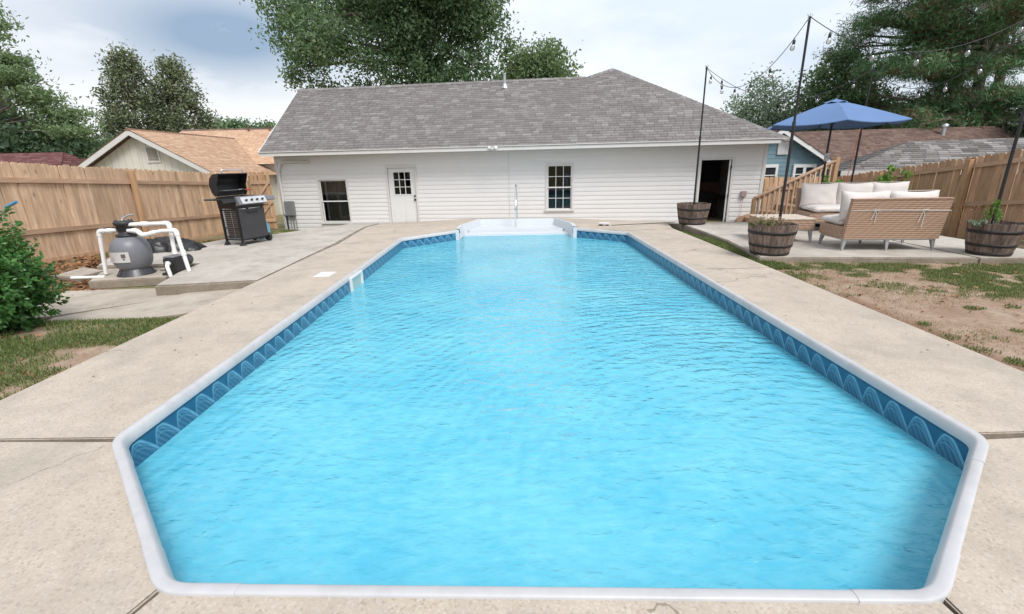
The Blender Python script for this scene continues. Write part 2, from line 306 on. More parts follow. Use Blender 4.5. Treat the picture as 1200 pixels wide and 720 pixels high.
def band_mat():
    m, t, p, o = newmat('printed_liner_band')
    uv = N(t, 'ShaderNodeUVMap'); sx = N(t, 'ShaderNodeSeparateXYZ'); L(t, uv.outputs[0], sx.inputs[0])
    u, v = sx.outputs[0], sx.outputs[1]              # u in repeats, v 0 bottom .. 1 top
    tt = mathn(t, 'SUBTRACT', 1, mathn(t, 'FRACT', u))
    def arc(add):
        q = mathn(t, 'MINIMUM', mathn(t, 'DIVIDE', mathn(t, 'ADD', tt, add), 1.32), 1)
        return mathn(t, 'MULTIPLY', mathn(t, 'SINE', mathn(t, 'MULTIPLY', mathn(t, 'POWER', q, .48), math.pi)), .80)
    a0, a1 = arc(0), arc(1)
    near_ = lambda a, w_: mathn(t, 'SUBTRACT', 1, mathn(t, 'DIVIDE', mathn(t, 'ABSOLUTE', mathn(t, 'SUBTRACT', v, a)), w_), clamp=True)
    line = mathn(t, 'MAXIMUM', near_(a0, .07), mathn(t, 'MULTIPLY', near_(a1, .07), .8))
    line2 = mathn(t, 'MULTIPLY', mathn(t, 'MAXIMUM', near_(mathn(t, 'MULTIPLY', a0, .86), .035), near_(mathn(t, 'MULTIPLY', a0, .72), .03)), .55)
    inside = mathn(t, 'GREATER_THAN', a0, v)
    hatch = mathn(t, 'SINE', mathn(t, 'ADD', mathn(t, 'MULTIPLY', tt, 30), mathn(t, 'MULTIPLY', v, 30)))
    hatch = mathn(t, 'MULTIPLY_ADD', hatch, .25, .35)
    col = mixc(t, mathn(t, 'MULTIPLY', inside, hatch), (.008, .085, .18), (.10, .24, .33))
    col = mixc(t, line2, col, (.16, .38, .52))
    col = mixc(t, line, col, (.17, .43, .59))
    wear = noise(t, coords(t, 'world', (1, 1, 1)), 9, 4); col = mixc(t, mathn(t, 'MULTIPLY_ADD', wear, 1.5, -.55, clamp=True), col, (.02, .13, .23))
    top = mathn(t, 'MULTIPLY', mathn(t, 'GREATER_THAN', v, .80), mathn(t, 'LESS_THAN', v, .84))
    col = mixc(t, top, col, (.01, .05, .11))
    top2 = mathn(t, 'GREATER_THAN', v, .90)
    col = mixc(t, top2, col, (.05, .30, .50))
    L(t, col, p.inputs['Base Color']); p.inputs['Roughness'].default_value = .35
    return m
M['band'] = band_mat()
def ground_mat():
    m, t, p, o = newmat('yard_ground')
    at_ = N(t, 'ShaderNodeAttribute', attribute_name='grass'); lt = N(t, 'ShaderNodeAttribute', attribute_name='litter')
    v = coords(t, 'world', (1, 1, 1))
    n = noise(t, v, 3, 7, .65); f = noise(t, v, 60, 4, .7); md = noise(t, v, 14, 5, .65)
    soil = ramp(t, n, [(.3, (.25, .165, .115)), (.5, (.35, .25, .185)), (.72, (.45, .355, .28))])
    soil = mixc(t, mathn(t, 'MULTIPLY_ADD', md, 3, -1.5, clamp=True), soil, (.22, .15, .105))
    soil = mixc(t, mathn(t, 'MULTIPLY_ADD', f, 1.6, -.6, clamp=True), soil, (.24, .17, .12))
    gr = ramp(t, md, [(.3, (.085, .11, .038)), (.55, (.14, .155, .06)), (.75, (.24, .21, .11))])
    gf = mathn(t, 'ADD', at_.outputs['Fac'], mathn(t, 'MULTIPLY_ADD', md, 1.6, -.85)); gf = mathn(t, 'MULTIPLY', mathn(t, 'ADD', gf, mathn(t, 'MULTIPLY_ADD', f, .9, -.5), clamp=True), .85)
    col = mixc(t, gf, soil, gr)
    lit = ramp(t, noise(t, v, 26, 4, .7), [(.3, (.09, .055, .04)), (.5, (.19, .11, .07)), (.7, (.32, .18, .11))])
    col = mixc(t, lt.outputs['Fac'], col, lit)
    L(t, col, p.inputs['Base Color']); p.inputs['Roughness'].default_value = .95; p.inputs['Specular IOR Level'].default_value = .15
    bump(t, p, mathn(t, 'ADD', f, mathn(t, 'MULTIPLY', md, 2.)), .7, .012)
    return m
M['ground'] = ground_mat()

# ------------------------------------------------------------------ mesh helpers
def meta(o, label=None, cat=None, group=None, kind=None):
    if label: o['label'] = label
    if cat: o['category'] = cat
    if group: o['group'] = group
    if kind: o['kind'] = kind
    return o
def empty(name, loc=(0, 0, 0), rz=0, label=None, cat=None, group=None, kind=None):
    o = bpy.data.objects.new(name, None); COL.objects.link(o); o.location = loc; o.rotation_euler = (0, 0, rz)
    o.empty_display_size = .2
    return meta(o, label, cat, group, kind)
class MB:
    def __init__(s): s.v = []; s.f = []; s.sm = []
    def add(s, vs, fs, smooth=False, mtx=None):
        b = len(s.v)
        s.v += [tuple(mtx @ Vector(v)) for v in vs] if mtx else [tuple(v) for v in vs]
        s.f += [tuple(i+b for i in f) for f in fs]; s.sm += [smooth]*len(fs); return s
    def box(s, x0, x1, y0, y1, z0, z1, mtx=None):
        return s.add([(x0, y0, z0), (x1, y0, z0), (x1, y1, z0), (x0, y1, z0), (x0, y0, z1), (x1, y0, z1), (x1, y1, z1), (x0, y1, z1)],
                     [(0, 3, 2, 1), (4, 5, 6, 7), (0, 1, 5, 4), (1, 2, 6, 5), (2, 3, 7, 6), (3, 0, 4, 7)], False, mtx)
    def cbox(s, x0, x1, y0, y1, z0, z1, c=.01, mtx=None):      # box with chamfered edges
        bm = bmesh.new(); bmesh.ops.create_cube(bm, size=1)
        for v in bm.verts: v.co = Vector(((x0+x1)/2+v.co.x*(x1-x0), (y0+y1)/2+v.co.y*(y1-y0), (z0+z1)/2+v.co.z*(z1-z0)))
        bmesh.ops.bevel(bm, geom=bm.edges[:], offset=c, segments=2, affect='EDGES', profile=.6)
        bm.verts.ensure_lookup_table()
        s.add([v.co[:] for v in bm.verts], [[v.index for v in f.verts] for f in bm.faces], False, mtx); bm.free(); return s
    def tube(s, pts, r, n=8, cap=True, closed=False, smooth=True):
        pts = [Vector(p) for p in pts]; rs = r if isinstance(r, (list, tuple)) else [r]*len(pts)
        vs = []; fs = []; prev = None; m = len(pts)
        for i, p in enumerate(pts):
            a = pts[(i-1) % m] if (i > 0 or closed) else p; b = pts[(i+1) % m] if (i < m-1 or closed) else p
            d = (b-a).normalized()
            if prev is None:
                q = Vector((0, 0, 1)) if abs(d.z) < .9 else Vector((1, 0, 0)); x = d.cross(q).normalized()
            else: x = (prev-d*prev.dot(d)).normalized()
            prev = x; y = d.cross(x)
            for k in range(n):
                t = 2*math.pi*k/n; vs.append(p+(x*math.cos(t)+y*math.sin(t))*rs[i])
        for i in range(m if closed else m-1):
            j = (i+1) % m
            for k in range(n): fs.append((i*n+k, i*n+(k+1) % n, j*n+(k+1) % n, j*n+k))
        s.add(vs, fs, smooth)
        if cap and not closed: s.add([vs[k] for k in range(n)], [tuple(reversed(range(n)))]); s.add([vs[(m-1)*n+k] for k in range(n)], [tuple(range(n))])
        return s
    def lathe(s, prof, n=24, c=(0, 0, 0), smooth=True, mtx=None, a0=0, a1=2*math.pi):
        full = abs(a1-a0-2*math.pi) < 1e-6; cols = n if full else n+1
        vs = []; fs = []
        for r, z in prof:
            for k in range(cols):
                t = a0+(a1-a0)*k/n; vs.append((c[0]+r*math.cos(t), c[1]+r*math.sin(t), c[2]+z))
        for i in range(len(prof)-1):
            for k in range(n):
                k2 = (k+1) % cols; fs.append((i*cols+k, i*cols+k2, (i+1)*cols+k2, (i+1)*cols+k))
        return s.add(vs, fs, smooth, mtx)
    def prism(s, poly, z0, z1, mtx=None):      # poly ccw in xy
        n = len(poly)
        return s.add([(x, y, z0) for x, y in poly]+[(x, y, z1) for x, y in poly],
                     [tuple(reversed(range(n))), tuple(range(n, 2*n))]+[(i, (i+1) % n, n+(i+1) % n, n+i) for i in range(n)], False, mtx)
    def extr(s, poly, axis, a, b):              # profile poly extruded along an axis; poly coordinates are the other two in order
        n = len(poly); P = lambda p, t: {'x': (t, p[0], p[1]), 'y': (p[0], t, p[1])}[axis]
        return s.add([P(p, a) for p in poly]+[P(p, b) for p in poly],
                     [tuple(reversed(range(n))), tuple(range(n, 2*n))]+[(i, (i+1) % n, n+(i+1) % n, n+i) for i in range(n)])
    def mesh(s, name, m):
        me = bpy.data.meshes.new(name); me.from_pydata(s.v, [], s.f); me.materials.append(m)
        me.polygons.foreach_set('use_smooth', s.sm)
        bm = bmesh.new(); bm.from_mesh(me); bmesh.ops.recalc_face_normals(bm, faces=bm.faces[:]); bm.to_mesh(me); bm.free()
        me.update(); return me
    def build(s, name, m, parent=None, loc=(0, 0, 0), **k):
        o = bpy.data.objects.new(name, s.mesh(name, m)); COL.objects.link(o); o.location = loc
        if parent: o.parent = parent
        return meta(o, **k)
def inst(name, me, parent, loc, rot=(0, 0, 0), scale=(1, 1, 1)):
    o = bpy.data.objects.new(name, me); COL.objects.link(o); o.parent = parent; o.location = loc; o.rotation_euler = rot; o.scale = scale; return o
def copy_tree(o, parent=None):
    kids = [c for c in o.children]
    c = o.copy(); COL.objects.link(c); c.parent = parent
    for k in kids: copy_tree(k, c)
    return c
def rtube(pts, bend, seg=5):                     # polyline with rounded corners
    pts = [Vector(p) for p in pts]; o = [pts[0]]
    for a, b, c in zip(pts, pts[1:], pts[2:]):
        d1 = (a-b); d2 = (c-b); r = min(bend, d1.length*.49, d2.length*.49); p, q = b+d1.normalized()*r, b+d2.normalized()*r
        for i in range(seg+1):
            t = i/seg; o.append((1-t)**2*p+2*t*(1-t)*b+t*t*q)
    return o+[pts[-1]]
def np_mesh(name, verts, faces4, m, parent=None, loc=(0, 0, 0), tri=False, **k):
    me = bpy.data.meshes.new(name); n = len(verts); c = 3 if tri else 4; nf = len(faces4)
    me.vertices.add(n); me.vertices.foreach_set('co', np.asarray(verts, np.float32).ravel())
    me.loops.add(nf*c); me.loops.foreach_set('vertex_index', np.asarray(faces4, np.int32).ravel())
    me.polygons.add(nf); me.polygons.foreach_set('loop_start', np.arange(nf, dtype=np.int32)*c)
    me.update(calc_edges=True); me.validate(); me.materials.append(m)
    o = bpy.data.objects.new(name, me); COL.objects.link(o); o.location = loc
    if parent: o.parent = parent
    return meta(o, **k)
def vnoise(x, y, s, seed=0):
    x = np.asarray(x, float)/s+1000+seed*17.3; y = np.asarray(y, float)/s+1000+seed*9.1
    xi, yi = np.floor(x).astype(np.int64), np.floor(y).astype(np.int64); fx, fy = x-xi, y-yi
    fx = fx*fx*(3-2*fx); fy = fy*fy*(3-2*fy)
    def h(a, b): q = (a*374761393+b*668265263+seed*1442695041) & 0x7fffffff; q = ((q ^ (q >> 13))*1274126177) & 0x7fffffff; return (q % 10007)/10007.
    return (h(xi, yi)*(1-fx)+h(xi+1, yi)*fx)*(1-fy)+(h(xi, yi+1)*(1-fx)+h(xi+1, yi+1)*fx)*fy
def sstep(x, a, b): t = np.clip((np.asarray(x, float)-a)/(b-a), 0, 1); return t*t*(3-2*t)
def gz(x, y):
    x = np.asarray(x, float); y = np.asarray(y, float)
    z = -.035-.13*sstep(-x, 6.3, 9)-.10*sstep(x, 7.6, 9.2)
    z = z-.135*sstep(y, 4.6, 5.2)*sstep(-x, 3.5, 3.75)*(1-sstep(-x, 6.6, 8))
    b = np.clip(y-9, 0, 14); z = z-b*(.045+.085*sstep(x, 6.5, 9))
    z = z+.012*(vnoise(x, y, .6, 3)-.5)*sstep(np.abs(x), 3.9, 4.6)
    return z
def grassmask(x, y):
    x = np.asarray(x, float); y = np.asarray(y, float)
    n = .5*vnoise(x, y, .75, 1)+.3*vnoise(x, y, .28, 2)+.2*vnoise(x, y, .1, 5)
    left = sstep(n, .30, .46)
    b = .24*sstep(y, 4.7, 6.5)+.20*sstep(x, 5.2, 7.0)-.12*(1-sstep(x, 4.0, 5.0))*(1-sstep(y, 5.4, 6.3))-.10*(x > 8.6)
    right = sstep(n+b, .42, .88)*.95*sstep(vnoise(x, y, .16, 21), .25, .5)
    right = np.maximum(right, (vnoise(x, y, .22, 22) > .86)*.8)
    g = np.where(x < 0, left, right)
    strip = (x > 3.5) & (x < 4.05) & (y > 6.4) & (y < 11.6)
    g = np.where(strip, sstep(n, .22, .4), g)
    far = (y > 11) | (np.abs(x) > 10.5)
    return np.where(far, np.maximum(g, .7), g)
def littermask(x, y):
    n = vnoise(x, y, .5, 8)
    x = np.asarray(x, float); e_ = (x > 3.5)*(1-sstep(x, 3.70, 3.95))*(np.asarray(y) < 6.5)*(np.asarray(y) > 0)*.8*sstep(n, .1, .5)
    return e_+sstep(-x, 5.9, 6.6)*sstep(y, 6.0, 6.8)*(1-sstep(y, 12, 13.5))*sstep(n, .12, .45)
exec_order = []
# ------------------------------------------------------------------ ground
def lines(a, fine, b, lo, hi):
    l = list(np.arange(a, b+1e-6, fine)); o = []; s = fine*2; x = a-s
    while x > lo: o.append(x); s *= 1.35; x -= s
    o.append(lo); h_ = []; s = fine*2; x = b+s
    while x < hi: h_.append(x); s *= 1.35; x += s
    h_.append(hi); return np.array(o[::-1]+l+h_)
gx = lines(-9.6, .1, 9.6, -400, 400); gy = lines(.8, .1, 13.2, -200, 600)
X, Y = np.meshgrid(gx, gy); Z = gz(X, Y)
nx, ny = len(gx), len(gy)
idx = np.arange(nx*ny).reshape(ny, nx)
fa = np.stack([idx[:-1, :-1], idx[:-1, 1:], idx[1:, 1:], idx[1:, :-1]], -1)
cx = (gx[:-1]+gx[1:])/2; cy = (gy[:-1]+gy[1:])/2; CX, CY = np.meshgrid(cx, cy)
keep = ~((np.abs(CX) < 2.95) & (CY > .82) & (CY < 13.18))
ground = np_mesh('ground', np.stack([X, Y, Z], -1).reshape(-1, 3), fa[keep], M['ground'], kind='structure')
for nm, fn in (('grass', grassmask), ('litter', littermask)):
    a = ground.data.attributes.new(nm, 'FLOAT', 'POINT'); vv = fn(X, Y).ravel()
    co = np.empty(len(ground.data.vertices)*3, np.float32); ground.data.vertices.foreach_get('co', co); co = co.reshape(-1, 3)
    a.data.foreach_set('value', fn(co[:, 0], co[:, 1]).astype(np.float32))
ground.data.polygons.foreach_set('use_smooth', [True]*len(ground.data.polygons))

# ------------------------------------------------------------------ pool shape
def octo(off=0):       # outline, off = inwards offset; counter clockwise
    P = [(-1.36, 1.31), (1.48, 1.24), (2.56, 2.20), (2.50, 10.18), (1.42, 11.12), (-1.40, 11.12), (-2.52, 9.98), (-2.39, 2.33)]
    if not off: return P
    o = []
    for i in range(8):
        a, p, b = Vector(P[i-1]), Vector(P[i]), Vector(P[(i+1) % 8]); d1, d2 = (p-a).normalized(), (b-p).normalized()
        n1, n2 = Vector((-d1.y, d1.x)), Vector((-d2.y, d2.x)); m_ = (n1+n2).normalized(); q = p+m_*off/m_.dot(n1); o.append((q.x, q.y))
    return o
def wall_z(x): return np.interp(x, [-8, -4, -.1, 2.5, 5, 7.2], [-.25, -.24, -.055, -.16, -.27, -.31])
def wy(x): return 14.4-.1206*x
deck = empty('pool_deck', (0, 0, 0), kind='structure')
def slab(poly, zf, th, m, parent, name='slab', bev=.007, **k):
    bm = bmesh.new(); vs = [bm.verts.new((x, y, zf(x, y))) for x, y in poly]
    f = bm.faces.new(vs); r = bmesh.ops.triangulate(bm, faces=[f]) if False else None
    e = bmesh.ops.extrude_face_region(bm, geom=[f]); lv = [g for g in e['geom'] if isinstance(g, bmesh.types.BMVert)]
    for v in lv: v.co.z -= th
    bmesh.ops.recalc_face_normals(bm, faces=bm.faces[:])
    me = bpy.data.meshes.new(name)
    if bev:
        top = [ed for ed in bm.edges if sum(1 for v in ed.verts if v not in lv) == 2]
        bmesh.ops.bevel(bm, geom=top, offset=bev, segments=2, affect='EDGES')
    bmesh.ops.triangulate(bm, faces=bm.faces[:]); bm.normal_update()
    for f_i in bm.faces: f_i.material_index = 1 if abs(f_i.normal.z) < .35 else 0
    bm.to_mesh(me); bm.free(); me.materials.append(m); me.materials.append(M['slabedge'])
    o = bpy.data.objects.new(name, me); COL.objects.link(o); o.parent = parent; return meta(o, **k)
J = .005
O = octo(.05); z0f = lambda x, y: 0.0
def zdeck(x, y):
    if y < 12.4: return 0.0
    return float(wall_z(x))*min(1, (y-12.4)/(wy(x)-12.4))
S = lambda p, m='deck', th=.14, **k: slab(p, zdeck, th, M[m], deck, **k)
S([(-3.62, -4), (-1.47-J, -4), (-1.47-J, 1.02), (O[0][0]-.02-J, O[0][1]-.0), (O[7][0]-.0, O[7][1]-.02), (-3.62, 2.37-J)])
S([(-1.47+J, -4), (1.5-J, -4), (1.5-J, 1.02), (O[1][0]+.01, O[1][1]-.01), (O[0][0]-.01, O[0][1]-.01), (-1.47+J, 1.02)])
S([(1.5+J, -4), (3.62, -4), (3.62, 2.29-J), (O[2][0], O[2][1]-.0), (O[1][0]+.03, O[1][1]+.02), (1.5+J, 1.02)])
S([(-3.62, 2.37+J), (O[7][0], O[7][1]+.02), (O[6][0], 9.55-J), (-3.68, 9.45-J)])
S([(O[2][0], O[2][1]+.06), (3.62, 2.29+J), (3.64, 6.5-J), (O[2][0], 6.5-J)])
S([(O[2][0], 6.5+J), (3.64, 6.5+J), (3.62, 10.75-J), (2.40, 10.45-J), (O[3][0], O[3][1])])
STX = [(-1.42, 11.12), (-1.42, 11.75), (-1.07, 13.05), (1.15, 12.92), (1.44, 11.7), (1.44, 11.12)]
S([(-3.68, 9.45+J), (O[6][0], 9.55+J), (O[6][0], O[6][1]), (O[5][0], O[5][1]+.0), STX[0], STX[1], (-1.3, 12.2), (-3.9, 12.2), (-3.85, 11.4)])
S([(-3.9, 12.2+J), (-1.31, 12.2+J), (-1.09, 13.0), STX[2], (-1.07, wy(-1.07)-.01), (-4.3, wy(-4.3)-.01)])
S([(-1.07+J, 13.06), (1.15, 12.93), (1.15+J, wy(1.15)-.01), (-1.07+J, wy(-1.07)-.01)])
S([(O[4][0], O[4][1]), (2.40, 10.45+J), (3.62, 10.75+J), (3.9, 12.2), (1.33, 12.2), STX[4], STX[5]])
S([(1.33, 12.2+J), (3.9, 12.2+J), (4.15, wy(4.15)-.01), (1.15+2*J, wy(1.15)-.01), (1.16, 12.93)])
# left patio and the lower pads
patio = empty('grill_patio', (0, 0, 0), kind='structure')
Pz = lambda x, y: .005+(zdeck(x, y) if y > 12.4 else 0)
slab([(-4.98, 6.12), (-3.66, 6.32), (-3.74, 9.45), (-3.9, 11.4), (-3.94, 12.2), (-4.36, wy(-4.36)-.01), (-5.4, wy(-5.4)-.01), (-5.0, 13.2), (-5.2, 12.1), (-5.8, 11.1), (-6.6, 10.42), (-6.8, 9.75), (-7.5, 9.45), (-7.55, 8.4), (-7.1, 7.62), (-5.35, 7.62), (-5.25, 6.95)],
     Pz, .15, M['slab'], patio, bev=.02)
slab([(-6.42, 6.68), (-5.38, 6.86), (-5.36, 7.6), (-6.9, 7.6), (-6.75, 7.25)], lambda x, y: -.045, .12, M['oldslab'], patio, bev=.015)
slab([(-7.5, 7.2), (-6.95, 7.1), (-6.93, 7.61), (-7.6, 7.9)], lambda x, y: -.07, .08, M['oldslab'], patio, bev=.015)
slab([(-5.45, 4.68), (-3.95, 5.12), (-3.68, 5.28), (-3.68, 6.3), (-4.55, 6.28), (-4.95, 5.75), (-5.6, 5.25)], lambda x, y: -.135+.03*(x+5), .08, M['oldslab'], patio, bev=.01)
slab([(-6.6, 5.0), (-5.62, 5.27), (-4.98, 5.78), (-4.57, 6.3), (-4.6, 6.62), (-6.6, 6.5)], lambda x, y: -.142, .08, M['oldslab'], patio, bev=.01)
# right patio
rp = empty('seating_patio', (0, 0, 0), kind='structure')
Rz = lambda x, y: .05+(0 if y < 11 else (float(wall_z(x))-.05)*min(1, (y-11)/(wy(x)-11)))
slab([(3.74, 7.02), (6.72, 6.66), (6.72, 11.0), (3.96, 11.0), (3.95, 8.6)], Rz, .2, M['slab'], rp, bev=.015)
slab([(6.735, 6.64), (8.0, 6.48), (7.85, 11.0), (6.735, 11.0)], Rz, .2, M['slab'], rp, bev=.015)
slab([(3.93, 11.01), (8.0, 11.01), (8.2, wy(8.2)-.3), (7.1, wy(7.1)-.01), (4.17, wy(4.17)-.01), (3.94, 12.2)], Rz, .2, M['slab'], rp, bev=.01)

# ------------------------------------------------------------------ pool
pool = empty('swimming_pool', (0, 5.8, 0), label='long eight-sided vinyl lined pool with white coping and blue printed rope band', cat='swimming pool')
PO = Vector((0, 5.8, 0))
WZ = -.21
copr = [(0, -.03), (0, .007), (.004, .012), (.014, .014), (.044, .0135), (.053, .009), (.061, -.001), (.069, -.017), (.074, -.036), (.072, -.05)]
def sweep(path, prof, mb, grow=0.):
    P = [Vector(p).to_3d() for p in path]; n = len(P); k = len(prof); vs = []; fs = []
    for i, p in enumerate(P):
        a = (P[i]-P[i-1]).normalized() if i else (P[1]-P[0]).normalized(); b = (P[i+1]-P[i]).normalized() if i < n-1 else a
        d = (a+b).normalized(); nr = Vector((-d.y, d.x, 0)); s_ = 1/max(.5, nr.dot(Vector((-a.y, a.x, 0))))
        for (q, z) in prof:
            qq = ((q-.039)*(1+grow)+.039)*.86; zz = z+(grow*.03 if z > 0 else 0); vs.append(p+nr*qq*s_+Vector((0, 0, zz)))
    for i in range(n-1):
        for j in range(k-1): fs.append((i*k+j, (i+1)*k+j, (i+1)*k+j+1, i*k+j+1))
    mb.add(vs, fs, True)
    mb.add([vs[j] for j in range(k)], [tuple(range(k))]); mb.add([vs[(n-1)*k+j] for j in range(k)], [tuple(reversed(range(k)))])
    return mb
oc = [Vector(p) for p in octo(0)]
octo_v = lambda off: [Vector(p) for p in octo(off)]
def lerp(a, b, t): return a+(b-a)*t
# corner elbows and straights (the far side is interrupted by the steps)
for i in range(8):
    p = oc[i]; a = oc[i-1]; b = oc[(i+1) % 8]; la = (a-p).normalized(); lb = (b-p).normalized(); ln = .30
    if i in (4, 5):          # at the steps the coping simply ends
        continue
    e0, e1 = p+la*ln, p+lb*ln
    c = rtube([(e0.x, e0.y, 0), (p.x, p.y, 0), (e1.x, e1.y, 0)], .10, 8)
    sweep([q for q in c], copr, mb := MB(), grow=.07); mb.v = [(x-PO.x, y-PO.y, z) for x, y, z in mb.v]
    mb.build('coping_corner', M['coping'], pool)
for i in range(8):
    a, b = oc[i], oc[(i+1) % 8]
    if i == 4: continue
    d = (b-a).normalized(); L0 = (b-a).length
    s0 = .295 if i != 5 else 0; s1 = L0-(.295 if i != 3 else 0)
    n = max(1, round((s1-s0)/2.45)); 
    if i == 0: cuts = [s0, .42*L0, s1] if False else [s0, s1]
    else: cuts = [s0+(s1-s0)*k/n for k in range(n+1)]
    for u, v in zip(cuts, cuts[1:]):
        pa, pb = a+d*(u+.0015), a+d*(v-.0015)
        sweep([(pa.x, pa.y, 0), (pb.x, pb.y, 0)], copr, mb := MB()); mb.v = [(x-PO.x, y-PO.y, z) for x, y, z in mb.v]
        mb.build('coping', M['coping'], pool)
# liner band (printed) and the aqua wall below it, with uv
inn = [Vector(p) for p in octo(.059)]
def strip_uv(name, z0, z1, m, segs, off=0):
    me = bpy.data.meshes.new(name); vs = []; fs = []; uvs = []
    u = 0
    for (a, b) in segs:
        l = (b-a).length; k = len(vs)
        vs += [(a.x, a.y, z0), (b.x, b.y, z0), (b.x, b.y, z1), (a.x, a.y, z1)]; fs.append((k, k+1, k+2, k+3))
        rep = l/.20; uvs += [(u, 0), (u+rep, 0), (u+rep, 1), (u, 1)]; u += rep
    vs = [(x-PO.x, y-PO.y, z) for x, y, z in vs]
    me.from_pydata(vs, [], fs); uv = me.uv_layers.new(name='UVMap'); uv.data.foreach_set('uv', [c for p in uvs for c in p]); me.materials.append(m)
    o = bpy.data.objects.new(name, me); COL.objects.link(o); o.parent = pool; return o
segs = [(inn[i], inn[(i+1) % 8]) for i in range(8)]
segs[4] = (inn[4], inn[4]+Vector((-.001, 0))) ; segs[4] = None
for s_ in segs:
    if s_: strip_uv('printed_band', -.262, -.02, M['band'], [s_])
ws = [s_ for s_ in segs if s_]
mbw = MB()
for a, b in ws:
    mbw.add([(a.x, a.y-5.8, -1.2), (b.x, b.y-5.8, -1.2), (b.x, b.y-5.8, -.262), (a.x, a.y-5.8, -.262)], [(0, 1, 2, 3)])
a, b = inn[4], inn[5]
mbw.add([(a.x, a.y-5.8, -1.2), (b.x, b.y-5.8, -1.2), (b.x, b.y-5.8, -.95), (a.x, a.y-5.8, -.95)], [(0, 1, 2, 3)])
mbw.build('liner_wall', M['liner'], pool)
cv = MB(); prev_ = None
for j in range(7):
    t_ = j/6*math.pi/2; ring_ = [(p.x, p.y-5.8, -.70-.55*math.sin(t_)) for p in octo_v(.064+.55*(1-math.cos(t_)))]
    if prev_: k_ = len(cv.v); cv.add(prev_+ring_, [(i, (i+1) % 8, 8+(i+1) % 8, 8+i) for i in range(8)], True)
    prev_ = ring_
cv.build('liner_cove', M['liner'], pool)
MB().add([(p.x*1.0, (p.y-5.8)*1.0, -1.249) for p in octo_v(.5)], [tuple(range(8))]).build('liner_floor', M['liner'], pool)
# steps unit: white moulded tub behind the far wall with three treads
st = MB()
ox = [(-1.345, 11.03), (-1.345, 11.75), (-.97, 12.93), (1.05, 12.80), (1.36, 11.7), (1.36, 11.03)]
rim = [(-1.43, 11.03), (-1.43, 11.78), (-1.06, 13.05), (1.14, 12.92), (1.45, 11.72), (1.45, 11.03)]
n = 6
def ring(poly, z): return [(x, y-5.8, z) for x, y in poly]
st.add(ring(rim, -.10)+ring(rim, .045)+ring(ox, .052)+ring([(x*.985, 11.03+(y-11.03)*.985) for x, y in ox], -.06)+ring([(x*.975, 11.03+(y-11.03)*.97) for x, y in ox], -.19),
       [(r*n+i, r*n+i+1, (r+1)*n+i+1, (r+1)*n+i) for r in range(4) for i in range(n-1)])
def tread(y0, y1, z, zb, wl, wr):
    st.cbox(wl, wr, y0-5.8, y1-5.8, zb, z, .018)
tread(11.98, 12.9, -.125, -.9, -1.22, 1.22)
tread(11.55, 12.0, -.185, -.9, -1.31, 1.32)
tread(11.24, 11.57, -.26, -.95, -1.33, 1.34)
tread(11.05, 11.26, -.42, -.95, -1.34, 1.35)
for sx in (-1, 1): st.cbox(sx*1.40-.045, sx*1.40+.045, 11.0-5.8, 11.12-5.8, -.95, .03, .01)
for yy, zz in ((11.985, -.123), (11.555, -.183), (11.245, -.258)): st.cbox(-1.30, 1.30, yy-5.8, yy-5.8+.03, zz-.004, zz+.008, .003)
st.build('step_unit', M['fiberglass'], pool)
# skimmer in the left band
sk = MB(); x = -2.402
for (y0, y1, z0, z1) in ((6.42, 6.94, -.045, -.012), (6.42, 6.94, -.27, -.235), (6.42, 6.47, -.235, -.045), (6.89, 6.94, -.235, -.045)):
    sk.cbox(x, x+.03, y0-5.8, y1-5.8, z0, z1, .004)
sk = sk.build('skimmer_frame', M['white'], pool)
MB().box(x+.004, x+.010, .67, 1.09, -.235, -.045).build('skimmer_flap', mat('skimmer_flap', (.35, .45, .42), .4), sk)
MB().cbox(-2.94, -2.71, .68, .98, -.01, .007, .004).build('skimmer_lid', M['white'], pool)
# chrome grab rail on the steps, seen edge on
hr = MB().tube(rtube([(.03, 13.22, -.08), (.03, 13.2, .6), (.025, 13.12, .96), (.02, 12.8, .9), (.01, 12.45, .55), (.0, 12.35, .34), (.0, 12.6, .04), (.0, 12.62, -.2)], .12, 4), .026, 10)
hr.v = [(x, y-13.2, z) for x, y, z in hr.v]
ho = empty('grab_rail', (0, 13.2, 0), label='bent chrome grab rail standing at the white pool steps', cat='handrail')
hr.build('rail_tube', M['chrome'], ho)
MB().lathe([(.0, .018), (.04, .016), (.055, 0), (.055, -.02)], 14, (.03, .02, -.04)).build('escutcheon', M['chrome'], ho)
# water sheet
wo = [Vector(p) for p in octo(.061)]
wp = [(p.x, p.y) for p in wo[:5]]+[(1.35, 11.05), (1.35, 11.56), (-1.34, 11.56), (-1.34, 11.05)]+[(p.x, p.y) for p in wo[5:]]
water = MB().add([(x, y, WZ) for x, y in wp], [tuple(range(len(wp)))]).build('pool_water', M['water'], None, kind='structure')
if water.data.polygons[0].normal.z < 0: water.data.flip_normals()
